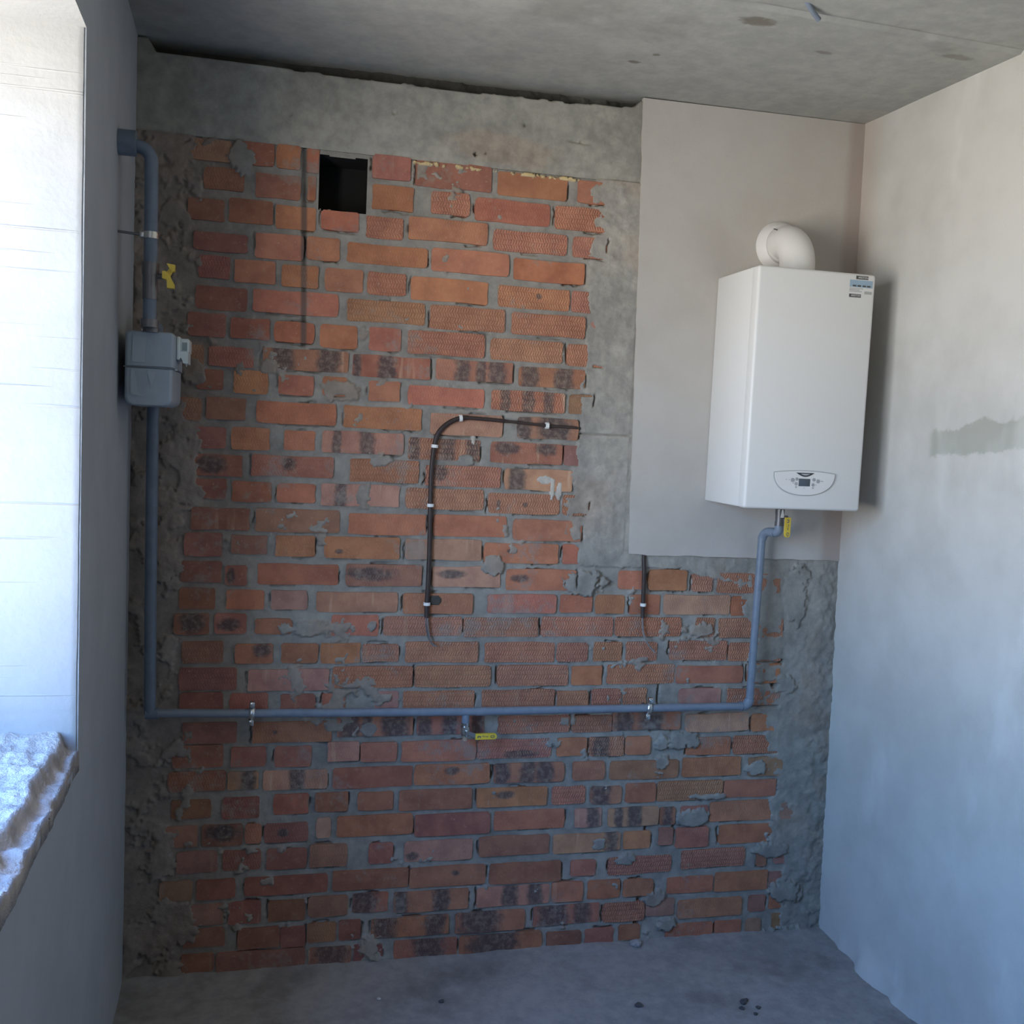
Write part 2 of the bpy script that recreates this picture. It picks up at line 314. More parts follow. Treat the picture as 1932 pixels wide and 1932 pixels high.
# bricks as laid: x0, x1, z0, z1 in metres, kind, dark patches, mostly burnt (u, half width, v, half height)
ROWS = [
 [[0.147,0.26,2.427,2.486,'m'], [0.286,0.378,2.429,2.492,'r'], [0.386,0.454,2.426,2.494,'o'], [0.47,0.507,2.423,2.492,'o'], [0.662,0.776,2.427,2.496,'r'], [0.79,1.023,2.417,2.494,'r'], [1.042,1.263,2.416,2.484,'r'], [1.297,1.392,2.416,2.483,'r']],
 [[0.186,0.296,2.348,2.411,'d'], [0.327,0.455,2.339,2.409,'r'], [0.474,0.5,2.344,2.415,'o'], [0.663,0.788,2.338,2.409,'o'], [0.84,0.958,2.34,2.407,'t'], [0.977,1.21,2.332,2.4,'o'], [1.229,1.392,2.33,2.4,'t']],
 [[0.143,0.244,2.258,2.32,'d'], [0.256,0.379,2.262,2.33,'r'], [0.387,0.502,2.256,2.323,'o'], [0.517,0.628,2.265,2.321,'o'], [0.648,0.759,2.253,2.317,'t'], [0.775,1.017,2.259,2.326,'o'], [1.038,1.27,2.248,2.312,'t'], [1.292,1.401,2.248,2.312,'t']],
 [[0.16,0.311,2.175,2.227,'d'], [0.331,0.469,2.167,2.238,'o'], [0.477,0.575,2.174,2.241,'o'], [0.595,0.836,2.176,2.234,'o'], [0.849,1.088,2.171,2.239,'o'], [1.105,1.332,2.165,2.23,'o'], [1.35,1.411,2.162,2.225,'m']],
 [[0.176,0.263,2.097,2.16,'d'], [0.275,0.391,2.092,2.157,'o'], [0.409,0.515,2.089,2.154,'o'], [0.534,0.646,2.088,2.155,'o'], [0.659,0.774,2.087,2.153,'t'], [0.79,1.027,2.08,2.149,'o'], [1.06,1.288,2.079,2.145,'t',[0.129,0.011,0.041,0.01]], [1.296,1.387,2.079,2.145,'t']],
 [[0.17,0.313,2.009,2.075,'d'], [0.329,0.574,2.012,2.078,'o'], [0.601,0.834,2.004,2.07,'t'], [0.85,1.083,1.998,2.069,'t'], [1.106,1.344,1.998,2.066,'t'], [1.361,1.415,2.004,2.062,'m']],
 [[0.149,0.255,1.93,1.998,'d'], [0.269,0.38,1.93,1.991,'r'], [0.392,0.506,1.928,1.988,'o'], [0.525,0.634,1.92,1.989,'o'], [0.669,0.765,1.921,1.99,'o'], [0.785,1.023,1.918,1.989,'t'], [1.044,1.275,1.916,1.982,'t'], [1.29,1.415,1.912,1.98,'t']],
 [[0.1,0.195,1.845,1.906,'m'], [0.208,0.335,1.847,1.904,'r'], [0.361,0.61,1.849,1.91,'c',[0.058,0.036,0.031,0.09],[0.19,0.037,0.031,0.09]], [0.623,0.858,1.841,1.906,'c',[0.102,0.03,0.032,0.09],[0.013,0.013,0.032,0.09]], [0.876,1.117,1.845,1.908,'c',[0.082,0.027,0.032,0.09],[0.14,0.018,0.032,0.09],[0.19,0.032,0.032,0.09]], [1.137,1.353,1.839,1.901,'c',[0.034,0.032,0.031,0.09],[0.146,0.033,0.031,0.09]]],
 [[0.177,0.251,1.778,1.837,'d'], [0.28,0.377,1.772,1.838,'o'], [0.408,0.51,1.775,1.833,'r'], [0.536,0.609,1.777,1.835,'o'], [0.673,0.768,1.77,1.831,'o'], [0.793,1.029,1.764,1.823,'o'], [1.052,1.289,1.762,1.823,'tc',[0.044,0.018,0.03,0.09],[0.118,0.022,0.03,0.09],[0.185,0.018,0.03,0.09]], [1.305,1.382,1.762,1.823,'b']],
 [[0.1,0.191,1.686,1.752,'m'], [0.204,0.317,1.693,1.757,'d'], [0.348,0.578,1.689,1.753,'o'], [0.601,0.837,1.686,1.752,'o'], [0.864,1.09,1.677,1.743,'p'], [1.14,1.337,1.677,1.743,'b',[0.022,0.027,0.028,0.09],[0.12,0.054,0.028,0.09]]],
 [[0.16,0.262,1.607,1.67,'d'], [0.278,0.388,1.607,1.672,'o'], [0.428,0.52,1.611,1.671,'o'], [0.539,0.784,1.609,1.674,'p',[0.045,0.015,0.032,0.09],[0.135,0.023,0.032,0.09]], [0.799,1.024,1.598,1.665,'tc',[0.019,0.019,0.035,0.09],[0.121,0.028,0.035,0.09],[0.203,0.022,0.035,0.09]], [1.057,1.29,1.598,1.662,'c',[0.046,0.049,0.045,0.021],[0.179,0.036,0.05,0.026]], [1.295,1.373,1.598,1.661,'m']],
 [[0.165,0.311,1.527,1.59,'r',[0.06,0.046,0.033,0.03]], [0.336,0.575,1.531,1.595,'r',[0.109,0.022,0.041,0.023]], [0.625,0.833,1.524,1.593,'t'], [0.855,1.093,1.519,1.583,'t',[0.043,0.026,0.042,0.03]], [1.107,1.327,1.515,1.581,'p',[0.04,0.027,0.033,0.09]]],
 [[0.149,0.266,1.458,1.519,'d'], [0.282,0.396,1.454,1.514,'r'], [0.413,0.525,1.454,1.512,'o'], [0.54,0.778,1.449,1.515,'p',[0.06,0.019,0.033,0.09]], [0.798,1.041,1.447,1.511,'t'], [1.057,1.29,1.44,1.503,'t',[0.12,0.009,0.028,0.008],[0.033,0.008,0.03,0.013]], [1.299,1.386,1.44,1.503,'t']],
 [[0.168,0.336,1.367,1.434,'d'], [0.351,0.599,1.366,1.435,'b'], [0.626,0.865,1.364,1.427,'o'], [0.887,1.118,1.363,1.43,'o'], [1.141,1.367,1.355,1.421,'o']],
 [[0.152,0.259,1.289,1.357,'d'], [0.284,0.389,1.298,1.354,'b'], [0.411,0.528,1.292,1.355,'o'], [0.556,0.786,1.289,1.355,'o',[0.045,0.013,0.02,0.008]], [0.802,1.042,1.288,1.353,'p'], [1.051,1.293,1.281,1.345,'o',[0.084,0.013,0.039,0.004]], [1.307,1.385,1.282,1.345,'o']],
 [[0.142,0.26,1.211,1.274,'d'], [0.268,0.333,1.202,1.262,'r',[0.018,0.014,0.03,0.027]], [0.362,0.601,1.205,1.269,'o'], [0.623,0.856,1.205,1.271,'b',[0.075,0.093,0.038,0.021]], [0.889,1.108,1.203,1.268,'p',[0.061,0.048,0.041,0.015]], [1.126,1.357,1.196,1.262,'o',[0.045,0.031,0.037,0.014]], [1.5,1.594,1.202,1.263,'o'], [1.605,1.739,1.199,1.267,'o'], [1.759,1.83,1.196,1.258,'t'], [1.848,2.078,1.193,1.26,'t']],
 [[0.141,0.242,1.13,1.193,'d'], [0.273,0.384,1.13,1.188,'o'], [0.404,0.509,1.13,1.189,'p'], [0.538,0.784,1.124,1.185,'p'], [0.801,1.02,1.118,1.183,'o'], [1.068,1.294,1.121,1.181,'o'], [1.307,1.414,1.124,1.182,'o'], [1.428,1.526,1.12,1.181,'o'], [1.545,1.649,1.118,1.184,'o'], [1.664,1.9,1.119,1.185,'p'], [1.905,2.084,1.115,1.181,'o']],
 [[0.127,0.228,1.055,1.118,'d',[0.05,0.043,0.037,0.033]], [0.243,0.334,1.056,1.117,'r',[0.039,0.036,0.029,0.021]], [0.358,0.467,1.055,1.101,'r'], [0.586,0.728,1.048,1.114,'o'], [0.744,0.99,1.049,1.109,'t'], [0.997,1.238,1.044,1.108,'t'], [1.249,1.49,1.045,1.11,'t'], [1.498,1.727,1.046,1.11,'t'], [1.782,1.849,1.044,1.108,'t'], [1.863,2.099,1.041,1.105,'t']],
 [[0.152,0.269,0.968,1.034,'d'], [0.303,0.413,0.965,1.026,'r',[0.078,0.028,0.044,0.025]], [0.437,0.547,0.966,1.027,'r'], [0.555,0.676,0.965,1.027,'o'], [0.682,0.792,0.967,1.023,'t'], [0.815,1.044,0.965,1.029,'t'], [1.066,1.297,0.963,1.026,'t'], [1.304,1.408,0.964,1.025,'t'], [1.429,1.526,0.963,1.027,'t'], [1.539,1.649,0.964,1.026,'t'], [1.693,1.899,0.964,1.029,'t'], [1.906,2.1,0.96,1.024,'t']],
 [[0.145,0.31,0.885,0.953,'d'], [0.342,0.583,0.881,0.947,'p'], [0.593,0.84,0.887,0.952,'t'], [0.846,1.088,0.886,0.952,'t'], [1.112,1.345,0.884,0.952,'t'], [1.359,1.462,0.884,0.948,'o'], [1.478,1.715,0.887,0.951,'t'], [1.722,1.962,0.884,0.945,'o'], [1.982,2.101,0.885,0.952,'o']],
 [[0.147,0.272,0.822,0.879,'d'], [0.292,0.404,0.818,0.875,'r'], [0.439,0.543,0.817,0.87,'r'], [0.564,0.635,0.815,0.871,'r'], [0.723,0.798,0.821,0.874,'p'], [0.813,1.04,0.816,0.873,'t'], [1.064,1.305,0.813,0.872,'t'], [1.312,1.417,0.814,0.867,'t'], [1.431,1.53,0.812,0.87,'t'], [1.54,1.622,0.815,0.873,'t'], [1.736,1.888,0.81,0.867,'p'], [1.91,2.107,0.807,0.865,'t']],
 [[0.156,0.314,0.723,0.786,'d'], [0.358,0.596,0.719,0.785,'r',[0.069,0.008,0.033,0.008]], [0.612,0.846,0.734,0.795,'c',[0.04,0.034,0.029,0.09],[0.09,0.017,0.029,0.09],[0.18,0.043,0.029,0.09]], [0.859,1.075,0.731,0.791,'c',[0.024,0.024,0.03,0.09],[0.103,0.026,0.03,0.09],[0.196,0.022,0.03,0.09]], [1.12,1.36,0.731,0.787,'t'], [1.367,1.504,0.728,0.783,'t'], [1.506,1.745,0.73,0.793,'c',[0.043,0.035,0.031,0.09],[0.134,0.048,0.031,0.09]], [1.766,1.998,0.72,0.781,'p'], [2.008,2.119,0.716,0.777,'o'], [2.133,2.208,0.719,0.777,'m']],
 [[0.13,0.276,0.65,0.718,'d'], [0.298,0.401,0.648,0.709,'r'], [0.427,0.536,0.643,0.708,'r'], [0.585,0.682,0.656,0.717,'p'], [0.686,0.799,0.651,0.713,'r'], [0.814,1.052,0.647,0.712,'o'], [1.056,1.302,0.649,0.71,'t',[0.138,0.069,0.011,0.014]], [1.322,1.423,0.649,0.711,'o'], [1.432,1.551,0.646,0.711,'tc',[0.04,0.033,0.032,0.09]], [1.556,1.645,0.647,0.71,'o'], [1.773,1.933,0.639,0.701,'o'], [1.945,2.115,0.638,0.701,'t']],
 [[0.12,0.286,0.576,0.638,'d'], [0.29,0.382,0.576,0.633,'p',[0.06,0.024,0.029,0.09]], [0.394,0.588,0.57,0.632,'p',[0.102,0.025,0.031,0.09]], [0.605,0.852,0.568,0.634,'r'], [0.858,1.1,0.57,0.635,'o',[0.119,0.027,0.043,0.013]], [1.113,1.348,0.567,0.631,'c',[0.029,0.027,0.032,0.09],[0.112,0.028,0.032,0.09],[0.172,0.033,0.032,0.09]], [1.378,1.487,0.567,0.629,'r'], [1.508,1.747,0.564,0.627,'b'], [1.762,1.977,0.566,0.63,'o'], [2.005,2.135,0.558,0.624,'m']],
 [[0.129,0.243,0.493,0.55,'d'], [0.277,0.386,0.486,0.553,'d'], [0.428,0.533,0.493,0.558,'r'], [0.552,0.652,0.497,0.558,'r'], [0.683,0.794,0.497,0.555,'r'], [0.812,1.045,0.489,0.554,'r'], [1.061,1.294,0.489,0.551,'o',[0.095,0.032,0.04,0.013]], [1.312,1.425,0.488,0.548,'t'], [1.444,1.551,0.485,0.544,'c',[0.033,0.038,0.029,0.09]], [1.566,1.673,0.484,0.549,'o'], [1.68,1.915,0.483,0.55,'t'], [1.921,2.116,0.486,0.546,'o']],
 [[0.1,0.207,0.405,0.471,'m'], [0.22,0.339,0.404,0.471,'d',[0.058,0.054,0.04,0.027]], [0.345,0.394,0.406,0.467,'r'], [0.404,0.533,0.405,0.467,'d',[0.055,0.017,0.03,0.014]], [0.559,0.602,0.414,0.477,'p'], [0.62,0.858,0.413,0.48,'o'], [0.865,1.107,0.403,0.473,'r'], [1.123,1.358,0.409,0.473,'o'], [1.393,1.486,0.408,0.471,'p',[0.064,0.024,0.032,0.09]], [1.51,1.688,0.405,0.467,'pc',[0.037,0.016,0.031,0.09],[0.093,0.028,0.031,0.09]], [1.692,1.749,0.402,0.462,'b',[0.028,0.019,0.029,0.09]], [1.768,1.869,0.407,0.464,'r'], [1.873,2.117,0.403,0.473,'o'], [2.132,2.21,0.402,0.462,'m']],
 [[0.147,0.267,0.322,0.389,'m'], [0.28,0.394,0.324,0.388,'d'], [0.411,0.531,0.321,0.385,'d'], [0.54,0.654,0.319,0.392,'b'], [0.724,0.798,0.321,0.389,'r'], [0.836,1.055,0.32,0.386,'p',[0.025,0.023,0.019,0.014]], [1.076,1.31,0.325,0.39,'b'], [1.324,1.557,0.322,0.385,'p',[0.2,0.025,0.032,0.09]], [1.568,1.664,0.325,0.384,'o'], [1.692,1.744,0.331,0.391,'b'], [1.754,1.874,0.319,0.389,'r'], [1.912,2.151,0.324,0.39,'o']],
 [[0.1,0.194,0.238,0.3,'m'], [0.207,0.32,0.237,0.3,'d'], [0.349,0.599,0.239,0.298,'d'], [0.613,0.851,0.239,0.304,'r'], [0.855,1.102,0.233,0.3,'r',[0.148,0.016,0.044,0.01]], [1.115,1.356,0.229,0.299,'b'], [1.388,1.474,0.242,0.296,'r'], [1.519,1.743,0.237,0.297,'t'], [1.78,2.014,0.243,0.308,'t'], [2.057,2.097,0.237,0.301,'b'], [2.126,2.197,0.242,0.299,'m']],
 [[0.168,0.288,0.157,0.222,'m'], [0.301,0.398,0.152,0.224,'d'], [0.419,0.532,0.154,0.221,'d'], [0.542,0.663,0.161,0.226,'b'], [0.678,0.79,0.164,0.227,'c',[0.031,0.049,0.032,0.09]], [0.808,1.049,0.156,0.222,'c',[0.023,0.023,0.033,0.09],[0.152,0.03,0.033,0.09]], [1.076,1.321,0.154,0.22,'pc',[0.11,0.029,0.033,0.09],[0.196,0.029,0.033,0.09]], [1.328,1.434,0.157,0.223,'o'], [1.451,1.566,0.158,0.223,'o'], [1.575,1.682,0.16,0.217,'r'], [1.733,1.903,0.159,0.215,'o'], [1.909,2.108,0.154,0.223,'o'], [2.113,2.189,0.157,0.214,'m']],
 [[0.172,0.292,0.086,0.148,'d'], [0.332,0.456,0.071,0.139,'d'], [0.46,0.534,0.068,0.134,'d'], [0.54,0.631,0.077,0.139,'b'], [0.639,0.706,0.079,0.143,'d'], [0.739,0.987,0.077,0.139,'c',[0.041,0.041,0.031,0.09],[0.206,0.035,0.031,0.09]], [1.009,1.24,0.072,0.14,'c',[0.08,0.076,0.034,0.09]], [1.268,1.498,0.078,0.145,'c',[0.066,0.054,0.033,0.09],[0.17,0.03,0.033,0.09]], [1.51,1.656,0.075,0.138,'t'], [1.66,1.765,0.085,0.143,'m'], [1.777,2.015,0.068,0.133,'o'], [2.041,2.104,0.074,0.134,'b'], [2.118,2.174,0.081,0.134,'o']],
 [[0.166,0.262,0.009,0.068,'d'], [0.27,0.536,0.001,0.065,'d'], [0.547,0.678,-0.005,0.058,'c',[0.068,0.058,0.032,0.09]], [0.686,0.777,0.002,0.059,'d'], [0.814,1.018,0.002,0.062,'c',[0.11,0.056,0.03,0.09]], [1.026,1.3,-0.003,0.063,'c',[0.109,0.087,0.033,0.09]], [1.317,1.436,-0.008,0.054,'d'], [1.45,1.553,0.0,0.055,'r'], [1.568,1.646,0.007,0.06,'r'], [1.736,1.911,-0.009,0.05,'r'], [1.921,2.017,-0.009,0.051,'o'], [2.034,2.09,-0.009,0.05,'m'], [2.131,2.167,0.004,0.064,'b']]]

# ---- back wall: mortar relief with recessed joints, smears and cracks; bricks are children
XL, XR = -.02, 2.33; ZT = 2.492; ST = .004
LUMPS = [(1.086, 1.276, 0.037, 0.033, 0.008), (1.39, 1.22, 0.07, 0.043, 0.014), (0.529, 1.073, 0.1, 0.028, 0.006), (0.586, 1.793, 0.057, 0.033, 0.005), (1.806, 1.064, 0.047, 0.033, 0.006), (1.764, 0.685, 0.07, 0.033, 0.008), (1.687, 0.691, 0.03, 0.033, 0.008), (2.033, 0.585, 0.047, 0.033, 0.008), (1.809, 0.427, 0.06, 0.033, 0.008), (1.863, 0.495, 0.075, 0.013, 0.008), (0.286, 2.441, 0.037, 0.047, 0.009), (1.58, 0.291, 0.042, 0.023, 0.006), (1.698, 0.155, 0.037, 0.033, 0.008), (1.737, 0.05, 0.042, 0.033, 0.01), (2.103, 0.3, 0.067, 0.037, 0.01), (2.165, 0.144, 0.067, 0.05, 0.01), (0.754, 0.851, 0.03, 0.023, 0.006), (0.72, 1.588, 0.05, 0.027, 0.005), (0.982, 1.599, 0.03, 0.017, 0.004), (0.7, 0.756, 0.033, 0.023, 0.004), (1.302, 0.694, 0.047, 0.02, 0.005), (1.483, 0.351, 0.033, 0.023, 0.006), (0.383, 1.857, 0.033, 0.027, 0.005), (2.187, -0.012, 0.1, 0.033, 0.012), (1.692, 0.614, 0.027, 0.033, 0.006), (2.121, 0.88, 0.05, 0.033, 0.01), (2.138, 1.192, 0.05, 0.1, 0.01)]
def wall_fields(X, Z, upper):
    n_big = fbm(X, Z, 4.0, 3, 5); n_mid = fbm(X, Z, 16, 21, 5); n_fin = fbm(X, Z, 90, 41, 3, .6)
    h = -.0032 + .005 * (n_mid - .5) + .0022 * (n_fin - .5)
    if upper:
        h = .004 + .006 * (n_big - .5) + .003 * (n_mid - .5) + .0015 * (n_fin - .5)
        h -= .010 * sstep(.005, .0, np.abs(Z - 2.625 + .03 * (X - .4) + .006 * (n_mid - .5))) * sstep(.55, .7, fbm(X, Z, 6, 71, 3)) * sstep(1.0, 1.2, X)
        # open joint under the ceiling slab
        dep = np.interp(X, [-.02, .03, .05, .3, .8, 1.3, 1.47, 1.49], [0, 0, .034, .034, .040, .030, .018, 0])
        rag = .014 * (fbm(X, Z * 0, 22, 91, 4) - .5) * sstep(.15, .4, X)
        g = sstep(-.004, .004, Z - (2.748 - dep + rag)); h = h * (1 - g) + g * (-.085 + .03 * sstep(.35, .7, X) * (fbm(X, Z, 30, 95, 4)))
    cov = np.zeros_like(X)
    if not upper:
        T = np.full_like(X, .80)
        T -= .30 * sstep(.30, .10, X)
        xe = np.interp(Z, [0, .3, .8, 1.19, 1.22, 1.35, 1.7, 2.1, 2.5], [2.20, 2.17, 2.06, 1.98, 1.96, 1.36, 1.385, 1.405, 1.42])
        T -= .70 * sstep(-.10, .045, X - xe)
        T -= .75 * sstep(1.262, 1.285, Z) * sstep(1.33, 1.40, X)
        q = .55 * n_mid + .45 * n_big + .10 * (n_fin - .5)
        q = (q - .5) * 1.6 + .5
        cov = sstep(T - .035, T + .035, q)
        h = h + cov * (.0072 + .004 * (n_mid - .5) + .0050 * (fbm(X, Z, 45, 55, 3) - .5))
        for cx, cz, rx, rz, d in LUMPS:
            r = ((X - cx) / rx) ** 2 + ((Z - cz) / rz) ** 2 + 2.4 * (n_mid - .5) + 1.0 * (n_fin - .5)
            k = sstep(1.1, .55, r); cov = np.maximum(cov, k); h = np.maximum(h, k * (d * .8 + .003 + .006 * (n_mid - .5)) - (1 - k) * .02)
        # crumbled corner by the right wall
        c = sstep(2.14, 2.27, X) * sstep(1.36, 1.25, Z); h = h + c * (.013 * fbm(X, Z, 14, 61, 5) + .010 * (fbm(X, Z, 50, 63, 3) - .4))
        # ragged plaster spatter column beside the smooth coat
        c = sstep(1.36, 1.42, X) * sstep(1.60, 1.55, X) * sstep(1.2, 1.3, Z); h = h + c * .004
        h = h + sstep(.06, .0, X) * .012 * n_mid + sstep(.06, 0, Z) * .006 * n_mid
    return h, cov, n_big, n_mid, n_fin

def brick_cracks(X, Z, h):
    rs = random.Random(5)
    for row in ROWS:
        for b in row:
            x0, x1, z0, z1 = b[:4]
            if b[4] == 'm' or x0 < .3: continue
            ev = []
            if rs.random() < .58: ev.append(('v', x0 - .002 if rs.random() < .5 else x1 + .002, z0 + rs.uniform(-.008, .02), z1 + rs.uniform(-.02, .008)))
            if rs.random() < .62:
                a = rs.uniform(x0, x1 - .04); ev.append(('h', z0 - .0015, a, min(x1, a + rs.uniform(.04, .2))))
            if rs.random() < .16:
                a = rs.uniform(x0, x1 - .04); ev.append(('h', z1 + .0015, a, min(x1, a + rs.uniform(.03, .1))))
            for k, c, a, e in ev:
                if k == 'v': I = np.s_[int((c - .02 - XL) / ST):int((c + .02 - XL) / ST), max(0, int((a - ZB0) / ST)):int((e - ZB0) / ST) + 1]
                else: I = np.s_[max(0, int((a - XL) / ST)):int((e - XL) / ST) + 1, max(0, int((c - .02 - ZB0) / ST)):int((c + .02 - ZB0) / ST)]
                x, z = X[I], Z[I]
                if x.size == 0: continue
                s, o = (x, z) if k == 'v' else (z, x)
                d = np.abs(s - c + .009 * (lattice(x * 0 + o, o * 0 + c * 7, 55, 9) - .5))
                end = sstep(a, a + .012, o) * sstep(e, e - .012, o)
                h[I] = h[I] - .022 * sstep(.0045, .0005, d) * end * rs.uniform(.6, 1.)
    return h

wall_back = MB(); wall_back.box(-.5, 2.9, .16, .30, -.1, 3.0)
wall_back = wall_back.build('wall_back', M['mortar'], kind='structure')
ZB0 = -.02
nx = int((XR - XL) / ST) + 1; nz = int((ZT - ZB0) / ST) + 1
X, Z = np.meshgrid(XL + np.arange(nx) * ST, ZB0 + np.arange(nz) * ST, indexing='ij'); Z[:, -1] = ZT
h, cov, nb, nm, nf = wall_fields(X, Z, False)
under = (X > 1.51) & (Z > 1.32)
h = brick_cracks(X, Z, h)
h -= .006 * sstep(.010, .003, np.abs(X - (.523 - .024 * Z))) * sstep(1.91, 1.93, Z)
# deep broken holes between the lower right bricks
for cx, cz, rx, rz in ((1.6635, .848, .004, .040), (1.657, .575, .030, .005), (1.645, .365, .006, .030), (1.69, 1.206, .030, .006), (2.07, 1.050, .024, .006),
                       (2.078, .880, .013, .012), (2.103, .955, .007, .010), (.867, 1.157, .010, .011), (1.625, 1.206, .006, .006), (1.637, .150, .007, .030), (1.63, .060, .006, .030), (1.745, .39, .005, .03), (2.0, .67, .02, .004), (1.43, 1.700, .085, .0022)):
    r = ((X - cx) / rx) ** 2 + ((Z - cz) / rz) ** 2 + 1.2 * (nf - .5); h -= .035 * sstep(1.3, .6, r)
tint = np.empty((nx, nz, 3)); base = np.array([.315, .300, .272])
tint[:] = base * (1 + .30 * (nb - .5)[..., None]) * (1 + .25 * (nm - .5)[..., None])
warm = (sstep(.5, .75, nb) * .5 * cov)[..., None]; tint = tint * (1 - warm) + warm * np.array([.33, .24, .18])
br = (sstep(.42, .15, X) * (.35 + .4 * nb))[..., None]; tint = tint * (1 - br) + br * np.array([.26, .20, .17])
lg = (sstep(1.30, 1.45, X) * sstep(1.18, 1.4, Z))[..., None]; tint = tint * (1 + .28 * lg)
for cx, cz, rx, rz, kk in ((1.235, 1.548, .030, .014, .8), (1.262, 1.525, .010, .036, .8), (1.285, 1.515, .010, .03, .8), (1.001, 1.668, .007, .022, .7)):   # pale plaster drips
    r = ((X - cx) / rx) ** 2 + ((Z - cz) / rz) ** 2 + 2.6 * (nm - .5) + .8 * (nf - .5); k = sstep(1.2, .7, r) * kk
    tint = tint * (1 - k[..., None]) + k[..., None] * np.array([.62, .58, .52]); h = np.maximum(h, k * .010 - (1 - k) * .02)
for cx, rx in ((.88, .10), (1.15, .06), (1.27, .05)):   # yellowish foam crumbs under the beam
    k = sstep(1.2, .7, ((X - cx) / rx) ** 2 + ((Z - 2.4835) / .0055) ** 2 + 5 * (nf - .5)); h = np.maximum(h, k * .008 - (1 - k) * .02); tint = tint * (1 - k[..., None]) + k[..., None] * np.array([.72, .56, .30])
r = ((X - .900) / .022) ** 2 + ((Z - 1.162) / .018) ** 2; k = sstep(1.2, .9, r); h = np.maximum(h, k * .006 - (1 - k) * .02); tint = tint * (1 - .75 * k[..., None])
s = (sstep(.010, .003, np.abs(X - (.523 - .024 * Z))) * sstep(1.91, 1.93, Z))[..., None]; tint = tint * (1 - .6 * s)
h = np.where(under, np.minimum(h, .006), h)
Xc = (X[:-1, :-1] + X[1:, 1:]) / 2; Zc = (Z[:-1, :-1] + Z[1:, 1:]) / 2
wob = .006 * (fbm(Xc, Zc, 30, 5, 3) - .5)
hole = (Xc > .507 + wob) & (Xc < .648 + wob) & (Zc > 2.321 + wob) & (Zc < 2.478 + wob)
P = np.stack([X, -h, Z], -1).reshape(-1, 3)
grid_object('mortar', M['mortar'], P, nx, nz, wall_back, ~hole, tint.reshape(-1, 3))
# upper concrete beam
S2 = .0045; nx = int((XR - XL) / S2) + 1; z2 = ZT + np.arange(int((2.775 - ZT) / S2) + 1) * S2
X, Z = np.meshgrid(XL + np.arange(nx) * S2, z2, indexing='ij'); nz = len(z2)
h, cov, nb, nm, nf = wall_fields(X, Z, True)
low = sstep(2.512, 2.492, Z) ; h = h * (1 - low) + low * (-.003 + .006 * nm)
for cx, cz, rr, dd in ((.97, 2.528, .006, .02), (1.0, 2.532, .003, .012), (.72, 2.62, .004, .01), (1.12, 2.63, .004, .01), (.42, 2.58, .003, .01), (1.3, 2.6, .003, .01)):
    h -= dd * sstep(1.2, .5, ((X - cx) ** 2 + (Z - cz) ** 2) / rr ** 2)
tint = np.empty((nx, nz, 3)); tint[:] = np.array([.345, .335, .300]) * (1 + .35 * (nb - .5)[..., None])
k = (sstep(1, .3, ((X - 1.05) / .22) ** 2 + ((Z - 2.55) / .06) ** 2 + (nm - .5)) * .4)[..., None]; tint = tint * (1 - k) + k * np.array([.40, .29, .22])
tint = tint * (1 - .7 * sstep(-.012, -.03, h))[..., None]  # shade inside the open ceiling joint painted into the tint
k = (sstep(.55, .70, fbm(X, Z, 5, 77, 4)) * .35)[..., None]; tint = tint * (1 - k) + k * np.array([.47, .45, .40])
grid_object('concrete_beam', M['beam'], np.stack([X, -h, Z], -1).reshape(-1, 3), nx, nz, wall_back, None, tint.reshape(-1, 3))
# vent shaft behind the hole
d = MB(); a, b, c, e_ = .502, .655, 2.316, 2.484
for q in ([(a, .004, c), (b, .004, c), (b, .16, c), (a, .16, c)], [(a, .004, e_), (b, .004, e_), (b, .16, e_), (a, .16, e_)], [(a, .004, c), (a, .16, c), (a, .16, e_), (a, .004, e_)],
          [(b, .004, c), (b, .16, c), (b, .16, e_), (b, .004, e_)], [(a, .158, c), (b, .158, c), (b, .158, e_), (a, .158, e_)]): d.add(q, [(0, 1, 2, 3)])
d.build('vent_shaft', M['duct'], wall_back)
# smooth gypsum coat behind the boiler
rs = random.Random(3); poly = []
def edge(p, q, n, amp):
    for i in range(n):
        t = i / n; poly.append((p[0] + (q[0] - p[0]) * t + rs.uniform(-amp, amp), p[1] + (q[1] - p[1]) * t + rs.uniform(-amp, amp)))
edge((1.4934, 2.752), (1.5275, 1.3176), 40, .0018); edge((1.5275, 1.3176), (2.31, 1.3085), 24, .002); poly += [(2.31, 1.3085), (2.30, 2.76)]
mb = MB(); mb.prism(poly[::-1], .002, -.013); mb.build('gypsum_coat', M['coat'], wall_back)

